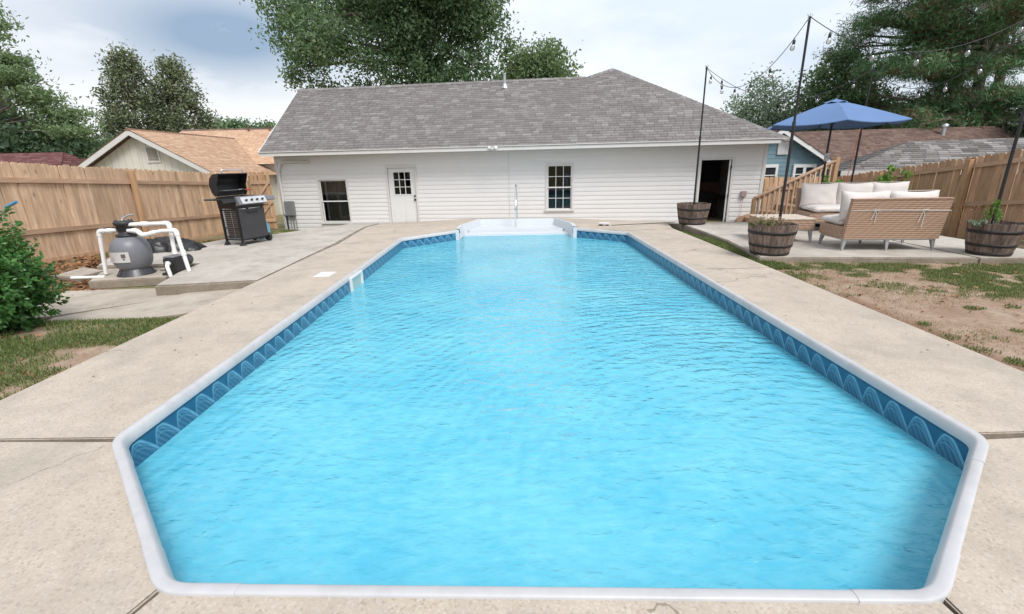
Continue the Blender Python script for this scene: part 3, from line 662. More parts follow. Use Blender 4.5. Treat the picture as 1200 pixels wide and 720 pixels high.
# ------------------------------------------------------------------ roofs
def shingles(name, parent, m, o, ux, vx, poly, expo=.14, tab=.24, lift=.012, seed=1):
    """lapped shingle tabs over a flat polygon given in metres along ux (eave) and vx (up the slope)"""
    r = random.Random(seed); o, ux, vx = Vector(o), Vector(ux).normalized(), Vector(vx).normalized(); nn = ux.cross(vx).normalized()
    def span(v):
        xs = []
        for (a, b), (c, d) in zip(poly, poly[1:]+poly[:1]):
            if abs(d-b) < 1e-9: continue
            t = (v-b)/(d-b)
            if -1e-6 <= t <= 1+1e-6: xs.append(a+t*(c-a))
        return (min(xs), max(xs)) if len(xs) > 1 else None
    v0 = min(p[1] for p in poly); v1 = max(p[1] for p in poly); V = []; F = []
    v = v0
    while v < v1-.01:
        w_ = min(v+expo, v1-1e-4); sa, sb = span(v+1e-4), span(w_)
        if sa and sb:
            u = sa[0]-r.uniform(0, tab); first = True
            while u < max(sa[1], sb[1]):
                e = u+tab*r.uniform(.7, 1.3)
                a0, a1 = min(max(u, sa[0]), sa[1]), min(max(e, sa[0]), sa[1]); b0, b1 = min(max(u, sb[0]), sb[1]), min(max(e, sb[0]), sb[1])
                g = .008
                if max(a1-a0, b1-b0) > .02:
                    k = len(V); h = lift*r.uniform(.7, 1.3)
                    for uu, vv, hh in ((a0, v, .0), (a1-g, v, .0), (a0, v, h), (a1-g, v, h), (b1-g, w_, .002), (b0, w_, .002)):
                        V.append(o+ux*uu+vx*vv+nn*hh)
                    F += [(k, k+1, k+3, k+2), (k+2, k+3, k+4, k+5)]
                u = e
        v += expo
    return np_mesh(name, [p[:] for p in V], F, m, parent, kind='stuff')
def slope_poly(pts, o, ux, vx):
    o, ux, vx = Vector(o), Vector(ux).normalized(), Vector(vx).normalized()
    return [((Vector(p)-o).dot(ux), (Vector(p)-o).dot(vx)) for p in pts]
def roof_face(parent, m, pts, ux, seed, **k):
    """pts[0], pts[1] lie on the eave"""
    P = [Vector(p) for p in pts]; n = (P[1]-P[0]).cross(P[2]-P[0]).normalized(); ux = (P[1]-P[0]).normalized(); vx = n.cross(ux).normalized()
    return shingles('shingles', parent, m, P[0], ux, vx, slope_poly(P, P[0], ux, vx), seed=seed, **k)
# ------------------------------------------------------------------ the white house
H = empty('house', (0, 14.4, 0), -.12, 'long low white vinyl sided house with grey shingle roof beyond the pool', 'house')
XL, XR, ZB, ZT = -7.65, 7.05, -.55, 1.885
ops = [(-6.27, -5.36, -.19, 1.13), (-3.98, -3.10, -.55, 1.455), (.97, 1.70, .145, 1.44), (5.34, 6.17, -.47, 1.48)]
wall = MB()
xs = [XL]
for a, b, c, d in ops:
    wall.box(xs[-1], a, .001, .12, ZB, ZT); wall.box(a, b, .001, .12, d, ZT)
    if c > ZB: wall.box(a, b, .001, .12, ZB, c)
    xs.append(b)
wall.box(xs[-1], XR, .001, .12, ZB, ZT)
wall.box(XL, XL+.12, .12, 6.9, ZB, 1.9); wall.box(XR-.12, XR, .12, 7.4, ZB, 1.9); wall.box(XL+.12, XR-.12, 6.9, 7.02, ZB, 1.9)
wall.build('wall', M['siding'], H)
bd = MB().extr([(0, 0), (-.013, 0), (-.014, .006), (-.011, .064), (-.002, .127), (0, .127)], 'x', 0, 1).mesh('siding_board', M['siding'])
EXP = .127; z = -.47; cuts_x = [XL+.07, -.18, XR-.07]
while z < ZT-.02:
    h = min(1, (ZT-z)/EXP)
    for s0, s1 in ((XL+.07, -.195), (-.165, XR-.07)):
        segs_ = [(s0, s1)]
        for a, b, c, d in ops:
            if z+EXP*.5 > c-.04 and z+EXP*.5 < d+.05:
                ns = []
                for p, q in segs_:
                    if b+.05 <= p or a-.05 >= q: ns.append((p, q))
                    else:
                        if a-.05 > p: ns.append((p, a-.05))
                        if b+.05 < q: ns.append((b+.05, q))
                segs_ = ns
        for p, q in segs_:
            if q-p > .03: inst('siding_board', bd, H, (p, 0, z), scale=(q-p, 1, h))
    z += EXP
MB().box(-.195, -.165, -.02, .002, -.5, ZT).build('joint_strip', M['trim'], H)
for x0 in (XL-.02, XR-.07): MB().cbox(x0, x0+.09, -.026, .06, -.55, ZT, .004).build('corner_trim', M['trim'], H)
# casings, windows and doors
def casing(a, b, c, d, wd=.055, sill=True, parent=H):
    m = MB(); m.cbox(a-wd, a, -.034, .10, c, d+wd, .004); m.cbox(b, b+wd, -.034, .10, c, d+wd, .004); m.cbox(a, b, -.033, .10, d, d+wd, .004)
    if sill: m.cbox(a-wd-.03, b+wd+.03, -.06, .10, c-.05, c, .006)
    return m
def room(a, b, c, d, m, depth=2.6, back=None):
    rm = MB(); x0, x1, z0, z1 = a-.8, b+.8, c-.3, d+.3
    rm.add([(x0, .13, z0), (x1, .13, z0), (x1, depth, z0), (x0, depth, z0), (x0, .13, z1), (x1, .13, z1), (x1, depth, z1), (x0, depth, z1)],
           [(4, 5, 6, 7), (0, 3, 7, 4), (1, 5, 6, 2), (3, 2, 6, 7), (0, 1, 2, 3)])
    return rm.build('interior_room', m, H)
# window with single sashes, left
def window(a, b, c, d, grid, glassz=.05, upper_label=None):
    w0 = casing(a, b, c, d).build('window', M['trim'], H)
    mid = (c+d)/2
    for (z0, z1, yy) in ((mid-.015, d, .012), (c, mid+.02, .035)):
        sm = MB(); t = .035
        sm.box(a, a+t, yy, yy+.03, z0, z1); sm.box(b-t, b, yy, yy+.03, z0, z1); sm.box(a+t, b-t, yy+.001, yy+.029, z0, z0+t); sm.box(a+t, b-t, yy+.001, yy+.029, z1-t, z1)
        if grid:
            wd = (b-a-2*t)/3
            for k in (1, 2): sm.box(a+t+wd*k-.008, a+t+wd*k+.008, yy+.004, yy+.024, z0+t, z1-t)
            zm = (z0+z1)/2
            for k in range(3): sm.box(a+t+wd*k+(.008 if k else 0), a+t+wd*(k+1)-(.008 if k < 2 else 0), yy+.004, yy+.024, zm-.008, zm+.008)
        sm.build('sash', M['white'], w0)
        if grid:
            for i in range(3):
                for zz in ((z0+t, zm-.008), (zm+.008, z1-t)):
                    x0 = a+t+wd*i+(.008 if i else 0); x1 = a+t+wd*(i+1)-(.008 if i < 2 else 0)
                    MB().box(x0, x1, yy+.012, yy+.016, zz[0], zz[1]).build('pane', M['glass'], w0)
        else: MB().box(a+t, b-t, yy+.012, yy+.016, z0+t, z1-t).build('pane', M['glass'], w0)
    return w0
window(*ops[0], False); room(*ops[0], M['darkint'])
window(*ops[2], True); room(*ops[2], M['interior'])
cu = MB(); npl = 26
cu.add([(-6.15+.9*i/npl, .2+.018*math.sin(i*1.9), zz) for zz in (-.2, 1.2) for i in range(npl)], [(i, i+1, npl+i+1, npl+i) for i in range(npl-1)], True)
cu.build('curtain', M['curtain'], H)
MB().box(-6.20, -6.14, .17, .2, -.2, 1.2).build('curtain_edge', M['trim'], H)
MB().box(1.48, 1.58, .5, .9, .5, 1.2).build('blue_item_indoors', mat('blue_indoor_item', (.05, .12, .45), .6), H, label='blue shape seen behind the window')
MB().box(.9, 1.8, .3, .9, .0, .74).build('table_indoors', M['darkint'], H)
# white door with nine panes
a, b, c, d = ops[1]
casing(a, b, c, d, .06, False).build('door_frame', M['trim'], H)
dm = MB(); y0, y1 = .035, .075
gx0, gx1, gz0, gz1 = a+.17, b-.17, .66, 1.32
dm.box(a, gx0, y0, y1, c, d); dm.box(gx1, b, y0, y1, c, d); dm.box(gx0, gx1, y0, y1, c, gz0); dm.box(gx0, gx1, y0, y1, gz1, d)
for px in (a+.12, (a+b)/2+.04): dm.cbox(px, px+.27, y0-.008, y0+.002, -.40, .50, .006)
door = dm.build('door', M['white'], H)
fr = MB(); fr.box(gx0-.03, gx0, y0-.012, y0+.001, gz0-.03, gz1+.03); fr.box(gx1, gx1+.03, y0-.012, y0+.001, gz0-.03, gz1+.03); fr.box(gx0, gx1, y0-.012, y0+.001, gz0-.03, gz0); fr.box(gx0, gx1, y0-.012, y0+.001, gz1, gz1+.03)
pw = (gx1-gx0)/3; ph = (gz1-gz0)/3
for k in (1, 2): fr.box(gx0+pw*k-.009, gx0+pw*k+.009, y0-.008, y0+.02, gz0, gz1); fr.box(gx0, gx1, y0-.006, y0+.018, gz0+ph*k-.009, gz0+ph*k+.009)
fr.build('glazing_bars', M['white'], door)
pm = MB().box(.009, pw-.009, 0, .004, .009, ph-.009).mesh('pane', M['glass'])
for i in range(3):
    for j in range(3): inst('pane', pm, door, (gx0+pw*i, y0+.02, gz0+ph*j))
kb = MB()
for zz, r in ((.60, .026), (.485, .03)):
    kb.lathe([(0, .05), (r*.8, .045), (r, .03), (r*.6, .012), (r*1.1, .006), (r*1.1, 0)], 12, mtx=Matrix.Translation((b-.07, y0, zz)) @ Matrix.Rotation(rad(90), 4, 'X'))
kb.build('door_knob', M['blackplastic'], door)
room(a, b, c, d, M['darkint'])
# open door on the right, inward swung leaf seen edge on, dark room behind
a, b, c, d = ops[3]
casing(a, b, c, d, .06, False).build('door_frame', M['trim'], H)
dx_, dy_ = .30, .954; q0 = Vector((b-.045, .02)); q1 = q0+Vector((dx_, dy_))*.80; nn2 = Vector((dy_, -dx_))*.022
lf = MB().prism([tuple(q0-nn2), tuple(q0+nn2), tuple(q1+nn2), tuple(q1-nn2)], c+.02, d-.01)
lf = lf.build('door', M['white'], H, label='white door leaf swung open at the right of its opening')
hm = MB()
for zz in (.0+c+.22, .5, 1.27): hm.box(b-.030, b+.002, -.03, .018, zz-.05, zz+.05)
hm.build('hinge', M['blackplastic'], lf)
MB().box(a, b, -.03, .13, c-.03, c+.015).build('threshold', M['alu'], H)
rm = MB(); rm.add([(4.3, .13, -.48), (7.0, .13, -.48), (7.0, 3.6, -.48), (4.3, 3.6, -.48)], [(0, 1, 2, 3)]); rm.build('room_floor', M['woodfloor'], H)
rm = MB(); x0, x1, y1, z0, z1 = 4.3, 7.0, 3.6, -.48, 1.86
rm.add([(x0, .13, z0), (x1, .13, z0), (x1, y1, z0), (x0, y1, z0), (x0, .13, z1), (x1, .13, z1), (x1, y1, z1), (x0, y1, z1)], [(4, 5, 6, 7), (0, 3, 7, 4), (1, 5, 6, 2), (3, 2, 6, 7)])
rm.build('room_walls', M['interior'], H)
MB().cbox(5.75, 6.9, 3.50, 3.57, .72, 1.62, .01).build('wall_television', M['blackplastic'], H)
tb = MB(); tb.cbox(5.55, 6.9, 2.6, 3.3, .24, .30, .01); tb.box(5.6, 5.67, 2.65, 2.72, -.48, .24); tb.box(6.0, 6.5, 2.55, 3.0, -.48, .42); tb.build('room_furniture', M['blackplastic'], H)
# soffit, fascia, roof
ey = -.56
sf = MB(); sf.add([(XL-.10, ey+.02, 1.892), (XR+.28, ey+.02, 1.892), (XR+.28, .05, 1.892), (XL-.10, .05, 1.892)], [(0, 1, 2, 3)])
sf.build('soffit', M['trim'], H)
MB().cbox(XL-.12, XR+.30, ey-.005, ey+.02, 1.868, 1.985, .004).build('fascia', M['trim'], H)
MB().box(XL-.13, XR+.31, ey-.03, ey+.0, 1.975, 1.997).build('drip_edge', M['trim'], H)
rz = lambda y, e=1.985: e+.6*(y+.56)
A = (XL-.13, -.58, rz(-.58)); B = (XR+.31, -.58, rz(-.58)); C = (3.03, 3.74, rz(3.74)); D = (2.21, 3.24, rz(3.24)); E_ = (-8.38, 3.24, rz(3.24))
rf = roof_face(H, M['sh_grey'], [A, B, C, D, E_], None, 3)
rf.name = 'shingles'
bk = MB()
B2 = (XR+.31, 8.05, B[2]); A2 = (XL-.13, 7.06, B[2]); K_ = (-1.28, 8.05, B[2])
bk.add([B, B2, C], [(0, 1, 2)]); bk.add([B2, K_, C], [(0, 1, 2)]); bk.add([A2, E_, D, (2.21, 7.06, B[2])], [(0, 1, 2, 3)]); bk.add([C, K_, D], [(0, 1, 2)])
bk.build('rear_roof', M['sh_grey'], H)
# roof deck just under the front shingles, gable end
MB().add([(p[0], p[1], p[2]-.006) for p in (A, B, C, D, E_)], [(0, 1, 2, 3, 4)]).build('roof_deck', M['sh_grey'], H)
MB().add([(XL, 0, 1.86), (XL, 6.9, 1.86), (XL-.5, 3.24, rz(3.24)-.06)], [(0, 1, 2)]).build('gable_wall', M['siding'], H)
def caps(a, b, parent, m, wd=.14, stp=.2, seed=0):
    r = random.Random(seed); a, b = Vector(a), Vector(b); n = int((b-a).length/stp); d = (b-a).normalized(); s = Vector((-d.y, d.x, 0)).normalized(); mb = MB()
    for i in range(n):
        p = a+d*stp*i; q = p+d*(stp*1.05); h = .03+.008*r.random()
        mb.add([p-s*wd+Vector((0, 0, -.06)), p+Vector((0, 0, h)), p+s*wd+Vector((0, 0, -.06)), q-s*wd+Vector((0, 0, -.07)), q+Vector((0, 0, h-.012)), q+s*wd+Vector((0, 0, -.07))], [(0, 1, 4, 3), (1, 2, 5, 4), (0, 2, 1)])
    return mb.build('ridge_cap', m, parent)
caps(E_, D, H, M['sh_grey']); caps(D, C, H, M['sh_grey']); caps(B, C, H, M['sh_grey'])
MB().tube([A, E_], .018, 6).build('rake_edge', M['trim'], H)
# vent pipe with flashing near the ridge
vx_, vy_ = -.62, 2.75
vp = MB().tube([(vx_, vy_, rz(vy_)-.1), (vx_, vy_, rz(vy_)+.42)], .045, 12); vp.lathe([(.14, -.03), (.07, .12), (.05, .14)], 12, (vx_, vy_, rz(vy_)))
vp.lathe([(.045, 0), (.055, 0), (.055, .03), (.045, .03)], 12, (vx_, vy_, rz(vy_)+.40)); vp.build('vent_pipe', M['alu'], H)
# wall fixtures
fl = MB().cbox(-.60, -.50, ey-.04, ey-.006, 1.90, 1.96, .006).build('floodlight', M['white'], H)
for sx in (-1, 1):
    mt = Matrix.Translation((-.55+sx*.075, ey-.06, 1.93)) @ Matrix.Rotation(rad(sx*35), 4, 'Z') @ Matrix.Rotation(rad(70), 4, 'X')
    MB().lathe([(.0, -.03), (.035, -.03), (.05, .05), (.052, .06), (.0, .055)], 12, mtx=mt).build('lamp_head', M['white'], fl)
lc = rtube([(-6.50, -.05, 1.70), (-7.44, -.05, 1.70), (-7.56, -.05, 1.45), (-7.56, -.05, -.45)], .12, 5)
MB().tube(lc, .045, 8).build('line_cover', M['trim'], H)
ub = MB().cbox(-7.50, -7.20, -.14, -.02, .04, .50, .01); ub.box(-7.485, -7.215, -.146, -.139, .06, .47); ub = ub.build('utility_box', M['ubox'], H)
cb = MB(); cb.tube([(-7.30, -.07, .05), (-7.30, -.07, -.5)], .018, 6); cb.tube([(-7.24, -.07, .05), (-7.2, -.07, -.1), (-7.22, -.07, -.5)], .012, 6); cb.tube([(-7.38, -.07, .05), (-7.40, -.07, -.2), (-7.38, -.09, -.5)], .012, 6)
cb.build('conduit', M['ubox'], ub)
MB().tube(rtube([(-7.60, -.06, .1), (-7.52, -.08, .0), (-7.50, -.09, -.5)], .05), .028, 8).build('insulated_line', M['blackplastic'], H)
ob = MB().cbox(6.49, 6.63, -.10, -.016, .46, .62, .012).build('outlet_cover', mat('outlet_plastic', (.33, .24, .24), .5), H)
MB().tube([(6.56, -.06, .48), (6.54, -.05, .1), (6.50, -.05, -.4)], .005, 5).build('outlet_cord', M['cord_red'], H)

# ------------------------------------------------------------------ neighbouring houses
def wall_boards(parent, m, pts_fn, x0, x1, y, z0, wdt=.3):
    x = x0
    while x < x1-.01:
        e = min(x+wdt, x1); g = .012
        MB().add([(x+g, y, z0), (e, y, z0), (e, y, pts_fn(e)), (x+g, y, pts_fn(x+g)), (x+g, y+.04, z0), (e, y+.04, z0), (e, y+.04, pts_fn(e)), (x+g, y+.04, pts_fn(x+g))],
                 [(0, 1, 2, 3), (0, 3, 7, 4), (1, 5, 6, 2), (3, 2, 6, 7)]).build('wall_board', m, parent)
        x = e
def rake(parent, m, a, b, y0, y1, hh=.2):
    MB().add([(a[0], y0, a[1]), (b[0], y0, b[1]), (b[0], y0, b[1]+hh), (a[0], y0, a[1]+hh), (a[0], y1, a[1]), (b[0], y1, b[1]), (b[0], y1, b[1]+hh), (a[0], y1, a[1]+hh)],
             [(0, 1, 2, 3), (4, 7, 6, 5), (0, 4, 5, 1), (3, 2, 6, 7), (0, 3, 7, 4), (1, 5, 6, 2)]).build('rake_board', m, parent)
OH = empty('neighbour_house', (-15.45, 20, 0), 0, 'cream gabled neighbour house with tan shingle roof behind the left fence', 'house')
sl = .56; ez = 3.14-sl*3.35
pf = lambda x: 3.14-.20-sl*abs(x)
MB().box(-3.1, 3.1, .06, 9.9, -2, ez-.05).build('wall', M['cream_wall'], OH)
MB().add([(-3.1, .05, ez-.05), (3.1, .05, ez-.05), (0, .05, 3.0)], [(0, 1, 2)]).build('gable', M['cream_wall'], OH)
wall_boards(OH, M['cream_wall'], pf, -3.1, 0, 0, .3); wall_boards(OH, M['cream_wall'], pf, 0, 3.1, 0, .3)
for s in (-1, 1): rake(OH, M['trim'], (0, 3.14-.22), (s*3.4, 3.14-.22-sl*3.4), -.38, -.33, .2)
roof_face(OH, M['sh_orange'], [(3.42, -.4, ez-.04), (3.42, 10.2, ez-.04), (0, 10.2, 3.16), (0, -.4, 3.16)], None, 5)
roof_face(OH, M['sh_orange'], [(-3.42, 10.2, ez-.04), (-3.42, -.4, ez-.04), (0, -.4, 3.16), (0, 10.2, 3.16)], None, 6)
caps((0, -.4, 3.16), (0, 10.2, 3.16), OH, mat('tan_ridge_dark', (.20, .11, .07), .9), .12)
vt = MB(); vt.box(.25, .31, -.04, .0, 1.86, 2.52); vt.box(.74, .80, -.04, 0, 1.86, 2.52); vt.box(.31, .74, -.04, 0, 1.86, 1.92); vt.box(.31, .74, -.04, 0, 2.46, 2.52); vt = vt.build('gable_vent', M['trim'], OH)
ls = MB().add([(.31, -.035, 0), (.74, -.035, 0), (.74, -.005, .05), (.31, -.005, .05), (.31, -.03, -.006), (.74, -.03, -.006)], [(0, 1, 2, 3), (0, 4, 5, 1)]).mesh('louvre', mat('vent_louvre', (.36, .33, .27), .6))
for k in range(9): inst('louvre', ls, vt, (0, 0, 1.93+k*.058))
roof_face(OH, M['sh_orange'], [(-3.6, 4.2, 1.75), (8.5, 4.2, 1.75), (8.5, 8.2, 3.72), (-3.6, 8.2, 3.72)], None, 8)
caps((-3.6, 8.2, 3.74), (8.5, 8.2, 3.74), OH, M['sh_brown'], .12)
MB().add([(-3.6, 8.2, 3.72), (8.5, 8.2, 3.72), (8.5, 12.2, 1.75), (-3.6, 12.2, 1.75)], [(0, 1, 2, 3)]).build('rear_roof', M['sh_orange'], OH)
MB().box(-3.3, 8.2, 4.6, 11.8, -2, 1.74).build('rear_wing', M['cream_wall'], OH)
for xx in (.9, 2.1): MB().tube([(xx-.5, 7.9, 3.5), (xx-.5, 7.9, 3.86)], .05, 8).build('roof_pipe', M['sh_brown'], OH)
MH = empty('neighbour_house', (-24.3, 21.6, 0), 0, 'dark maroon hipped roof peeking over the far left fence', 'house')
MB().box(-6, 3.4, .5, 5, -2, 1.0).build('wall', M['cream_wall'], MH)
roof_face(MH, M['sh_maroon'], [(-7, -2.6, 1.0), (6.0, -2.6, 1.0), (4.2, 0, 2.42), (-7, 0, 2.56)], None, 9)
roof_face(MH, M['sh_maroon'], [(6.0, -2.6, 1.0), (6.0, 2.6, 1.0), (4.2, 0, 2.42)], None, 10)
MB().add([(-7, 0, 2.56), (4.2, 0, 2.42), (6.0, 2.6, 1.0), (-7, 2.6, 1.0)], [(0, 1, 2, 3)]).build('rear_roof', M['sh_maroon'], MH)
BH = empty('neighbour_house', (10.2, 19, 0), 0, 'blue sided house with brown shingle roof behind the right fence corner', 'house')
bs = .6; ba = 2.55
MB().box(-2.8, 2.75, .06, 5, -3, .9).build('wall', M['blue_wall'], BH)
MB().add([(-2.8, .055, .9), (2.75, .055, .9), (0, .055, ba)], [(0, 1, 2)]).build('gable', M['blue_wall'], BH)
lb = MB().add([(0, -.012, 0), (1, -.012, 0), (1, 0, .16), (0, 0, .16), (0, .05, 0), (1, .05, 0)], [(0, 1, 2, 3), (0, 4, 5, 1)]).mesh('siding_board', M['blue_wall'])
z = -.6
while z < ba-.2:
    hw = min(2.75, (ba-z-.16)/bs)
    if hw > .1: inst('siding_board', lb, BH, (-hw, .03, z), scale=(2*hw, 1, 1))
    z += .16
for s in (-1, 1): rake(BH, M['white'], (0, ba-.16), (s*3.2, ba-.16-bs*3.2), -.32, -.27, .17)
roof_face(BH, M['sh_brown'], [(3.2, -.35, ba-bs*3.2), (3.2, 5.4, ba-bs*3.2), (0, 5.4, ba+.02), (0, -.35, ba+.02)], None, 12)
roof_face(BH, M['sh_brown'], [(-3.2, 5.4, ba-bs*3.2), (-3.2, -.35, ba-bs*3.2), (0, -.35, ba+.02), (0, 5.4, ba+.02)], None, 13)
roof_face(BH, M['sh_brown'], [(-2, .9, .55), (15.6, .9, .60), (13.0, 5, 2.74), (-2, 5, 2.66)], None, 14)
MB().add([(-2, 5, 2.66), (13.0, 5, 2.74), (15.6, 9.1, .6), (-2, 9.1, .55)], [(0, 1, 2, 3)]).build('rear_roof', M['sh_brown'], BH)
MB().add([(13.0, 5, 2.74), (15.6, .9, .6), (15.6, 9.1, .6)], [(0, 1, 2)]).build('rear_roof', M['sh_brown'], BH)
MB().box(2.9, 15.2, 1.4, 8.6, -3, .58).build('wall', M['blue_wall'], BH)
rv = MB().tube([(10.0, 4.3, 2.2), (10.0, 4.3, 2.72)], .09, 10); rv.lathe([(.15, .0), (.15, .1), (.02, .16)], 10, (10.0, 4.3, 2.72)); rv.build('roof_vent', M['alu'], BH)
def bwin(x0, x1, z0, z1, n):
    f = MB(); t = .09; f.box(x0-t, x1+t, -.05, .03, z1, z1+t+.03); f.box(x0-t, x0, -.05, .03, z0-t, z1); f.box(x1, x1+t, -.05, .03, z0-t, z1); f.box(x0, x1, -.05, .03, z0-t, z0)
    for k in range(1, n): xm = x0+(x1-x0)*k/n; f.box(xm-t*.6, xm+t*.6, -.045, .03, z0, z1)
    f.box(x0, x1, -.03, .01, (z0+z1)/2-.02, (z0+z1)/2+.02)
    f = f.build('window', M['white'], BH)
    for k in range(n): MB().box(x0+(x1-x0)*k/n+.02, x0+(x1-x0)*(k+1)/n-.02, -.01, -.005, z0, z1).build('pane', mat('dark_pane', (.03, .035, .04), .08), f)
bwin(-.36, .04, .55, 1.14, 1); bwin(.82, 1.52, .60, 1.12, 2)
vb = MB().box(.02, .42, -.04, .02, 1.62, 2.06).build('gable_vent', M['white'], BH)
for k in range(5): inst('louvre', MB().box(.06, .38, -.055, -.04, 0, .04).mesh('louvre', M['trim']), vb, (0, 0, 1.67+k*.075))
GH = empty('neighbour_house', (10.15, 15.0, 0), rad(-25), 'grey shingled hip roof rising just behind the right fence', 'house')
MB().box(.5, 13.5, .5, 3.6, -3, 1.0).build('wall', mat('dark_brick_wall', (.12, .10, .09), .8), GH)
roof_face(GH, M['sh_grey2'], [(0, 0, 1.05), (14, 0, 1.05), (14, 2, 1.92), (2.0, 2, 1.92)], None, 15, expo=.15, tab=.28, lift=.02)
roof_face(GH, M['sh_grey2'], [(0, 4.0, 1.05), (0, 0, 1.05), (2.0, 2, 1.92)], None, 16, expo=.15)
MB().add([(0, 4, 1.05), (14, 4, 1.05), (14, 2, 1.92), (2.0, 2, 1.92)], [(0, 1, 2, 3)]).build('rear_roof', M['sh_grey2'], GH)
MB().box(-.02, 14, -.05, -.01, .93, 1.07).build('fascia', M['trim'], GH)
# ------------------------------------------------------------------ fences
def picket_mesh(h, wd, seed, m):
    r = random.Random(seed); t = .018; c = .028
    p = [(0, 0), (wd, 0), (wd, h-c), (wd-c, h), (c, h), (0, h-c)]
    return MB().add([(x, -t/2, z) for x, z in p]+[(x, t/2, z) for x, z in p], [tuple(range(6)), tuple(reversed(range(6, 12)))]+[(i, i+6, (i+1) % 6+6, (i+1) % 6) for i in range(6)]).mesh('picket', m)
def fence(a, b, zb, h, label, m, cat='fence', posts=None, gap=.009, wd=.14, seed=0, rails=(.30, 1.02, 1.62), kick=False, name='wooden_fence', post_h=-.06):
    """pickets on the far side, rails and posts towards local -y; zb(t) gives the foot height along the run"""
    r = random.Random(seed); a, b = Vector(a), Vector(b); Ln = (b-a).length; ang = math.atan2(b.y-a.y, b.x-a.x)
    o = empty(name, (a.x, a.y, zb(0)), ang, label, cat); z0 = zb(0)
    ms = [picket_mesh(h, wd, i, m) for i in range(3)]
    x = 0
    while x+wd < Ln+.03:
        inst('picket', r.choice(ms), o, (x, .012+r.uniform(-.003, .006), zb(x+wd/2)-z0+r.uniform(-.015, .015)), (r.uniform(-.006, .006), r.uniform(-.008, .008), r.uniform(-.02, .02)), (r.uniform(.97, 1.0), 1, 1))
        x += wd+gap
    step = 2.44; ps = posts or [i*step for i in range(int(Ln/step)+1)]
    edges = sorted(set([0]+[p for p in ps if 0 < p < Ln]+[Ln]))
    for x0, x1 in zip(edges, edges[1:]):
        for rz_ in rails:
            g = .002; za, zc = zb(x0)-z0+rz_, zb(x1)-z0+rz_
            MB().add([(x0+g, -.04, za), (x1-g, -.04, zc), (x1-g, 0, zc), (x0+g, 0, za), (x0+g, -.04, za+.088), (x1-g, -.04, zc+.088), (x1-g, 0, zc+.088), (x0+g, 0, za+.088)],
                     [(0, 3, 2, 1), (4, 5, 6, 7), (0, 1, 5, 4), (1, 2, 6, 5), (2, 3, 7, 6), (3, 0, 4, 7)]).build('rail', M['woodH'], o)
        if kick:
            za, zc = zb(x0)-z0-.05, zb(x1)-z0-.05
            MB().add([(x0, -.02, za), (x1, -.02, zc), (x1, 0, zc), (x0, 0, za), (x0, -.02, za+.12), (x1, -.02, zc+.12), (x1, 0, zc+.12), (x0, 0, za+.12)],
                     [(4, 5, 6, 7), (0, 1, 5, 4), (1, 2, 6, 5), (3, 0, 4, 7)]).build('kick_board', M['wood'], o)
    pm = MB().cbox(-.05, .05, -.135, -.041, -.2, h+post_h, .006).mesh('post', M['woodD'])
    for p in ps: inst('post', pm, o, (min(max(p, .05), Ln-.05), 0, zb(p)-z0))
    return o
# left fence runs away from us: local x along +y, yard side is +x = local -y
zbL = lambda y: -.13-.05*(y-8.6)
fence((-9.2, 4.6), (-9.2, 14.95), lambda t: zbL(4.6+t), 1.86, 'long tan cedar plank fence along the left yard edge', M['woodL'], posts=[6.78], kick=True, rails=(.55, 1.50))
fence((-9.1, 15.0), (-8.32, 14.97), lambda t: -.42, 1.80, 'short cedar fence panel behind the grill between long fence and gate', M['woodL'], posts=[.72], rails=(.3, 1.4), seed=3, post_h=-.2)
# gate with z brace, gappy boards
gt = empty('gate', (-8.26, 14.9, -.36), -.03, 'dark brown slatted gate with diagonal brace beside white house corner', 'gate')
mg = picket_mesh(1.76, .10, 4, M['woodD'])
for k in range(5): inst('picket', mg, gt, (k*.128, 0, .03+.01*(k % 2)), (0, random.uniform(-.01, .01), 0))
for zz in (.25, .82, 1.42): MB().cbox(.0, .62, -.05, -.012, zz, zz+.09, .004).build('rail', M['woodH'], gt)
for z0_, z1_ in ((.34, .82), (.91, 1.42)):
    MB().add([(.04, -.049, z0_), (.13, -.049, z0_), (.58, -.049, z1_), (.49, -.049, z1_), (.04, -.013, z0_), (.13, -.013, z0_), (.58, -.013, z1_), (.49, -.013, z1_)], [(0, 1, 2, 3), (4, 7, 6, 5), (0, 3, 7, 4), (1, 5, 6, 2), (0, 4, 5, 1), (3, 2, 6, 7)]).build('brace', M['woodH'], gt)
# right fence: comes towards us, local x along -y so that local -y faces the yard (-x)
zbR = lambda y: -.20-.125*(y-9.4) if y > 8 else -.025
fence((9.75, 15.2), (9.75, 4.5), lambda t: zbR(15.2-t), 1.76, 'orange brown cedar plank fence along the right yard edge', M['wood'], posts=[.15, 2.45, 4.87, 7.3, 9.8], rails=(.72, 1.52), seed=9)
fence((7.35, 14.3), (9.7, 14.9), lambda t: -.75-.03*t, 1.72, 'low cedar fence between the house corner and the right fence', M['wood'], posts=[.05, 1.2], rails=(.3, 1.35), seed=5)
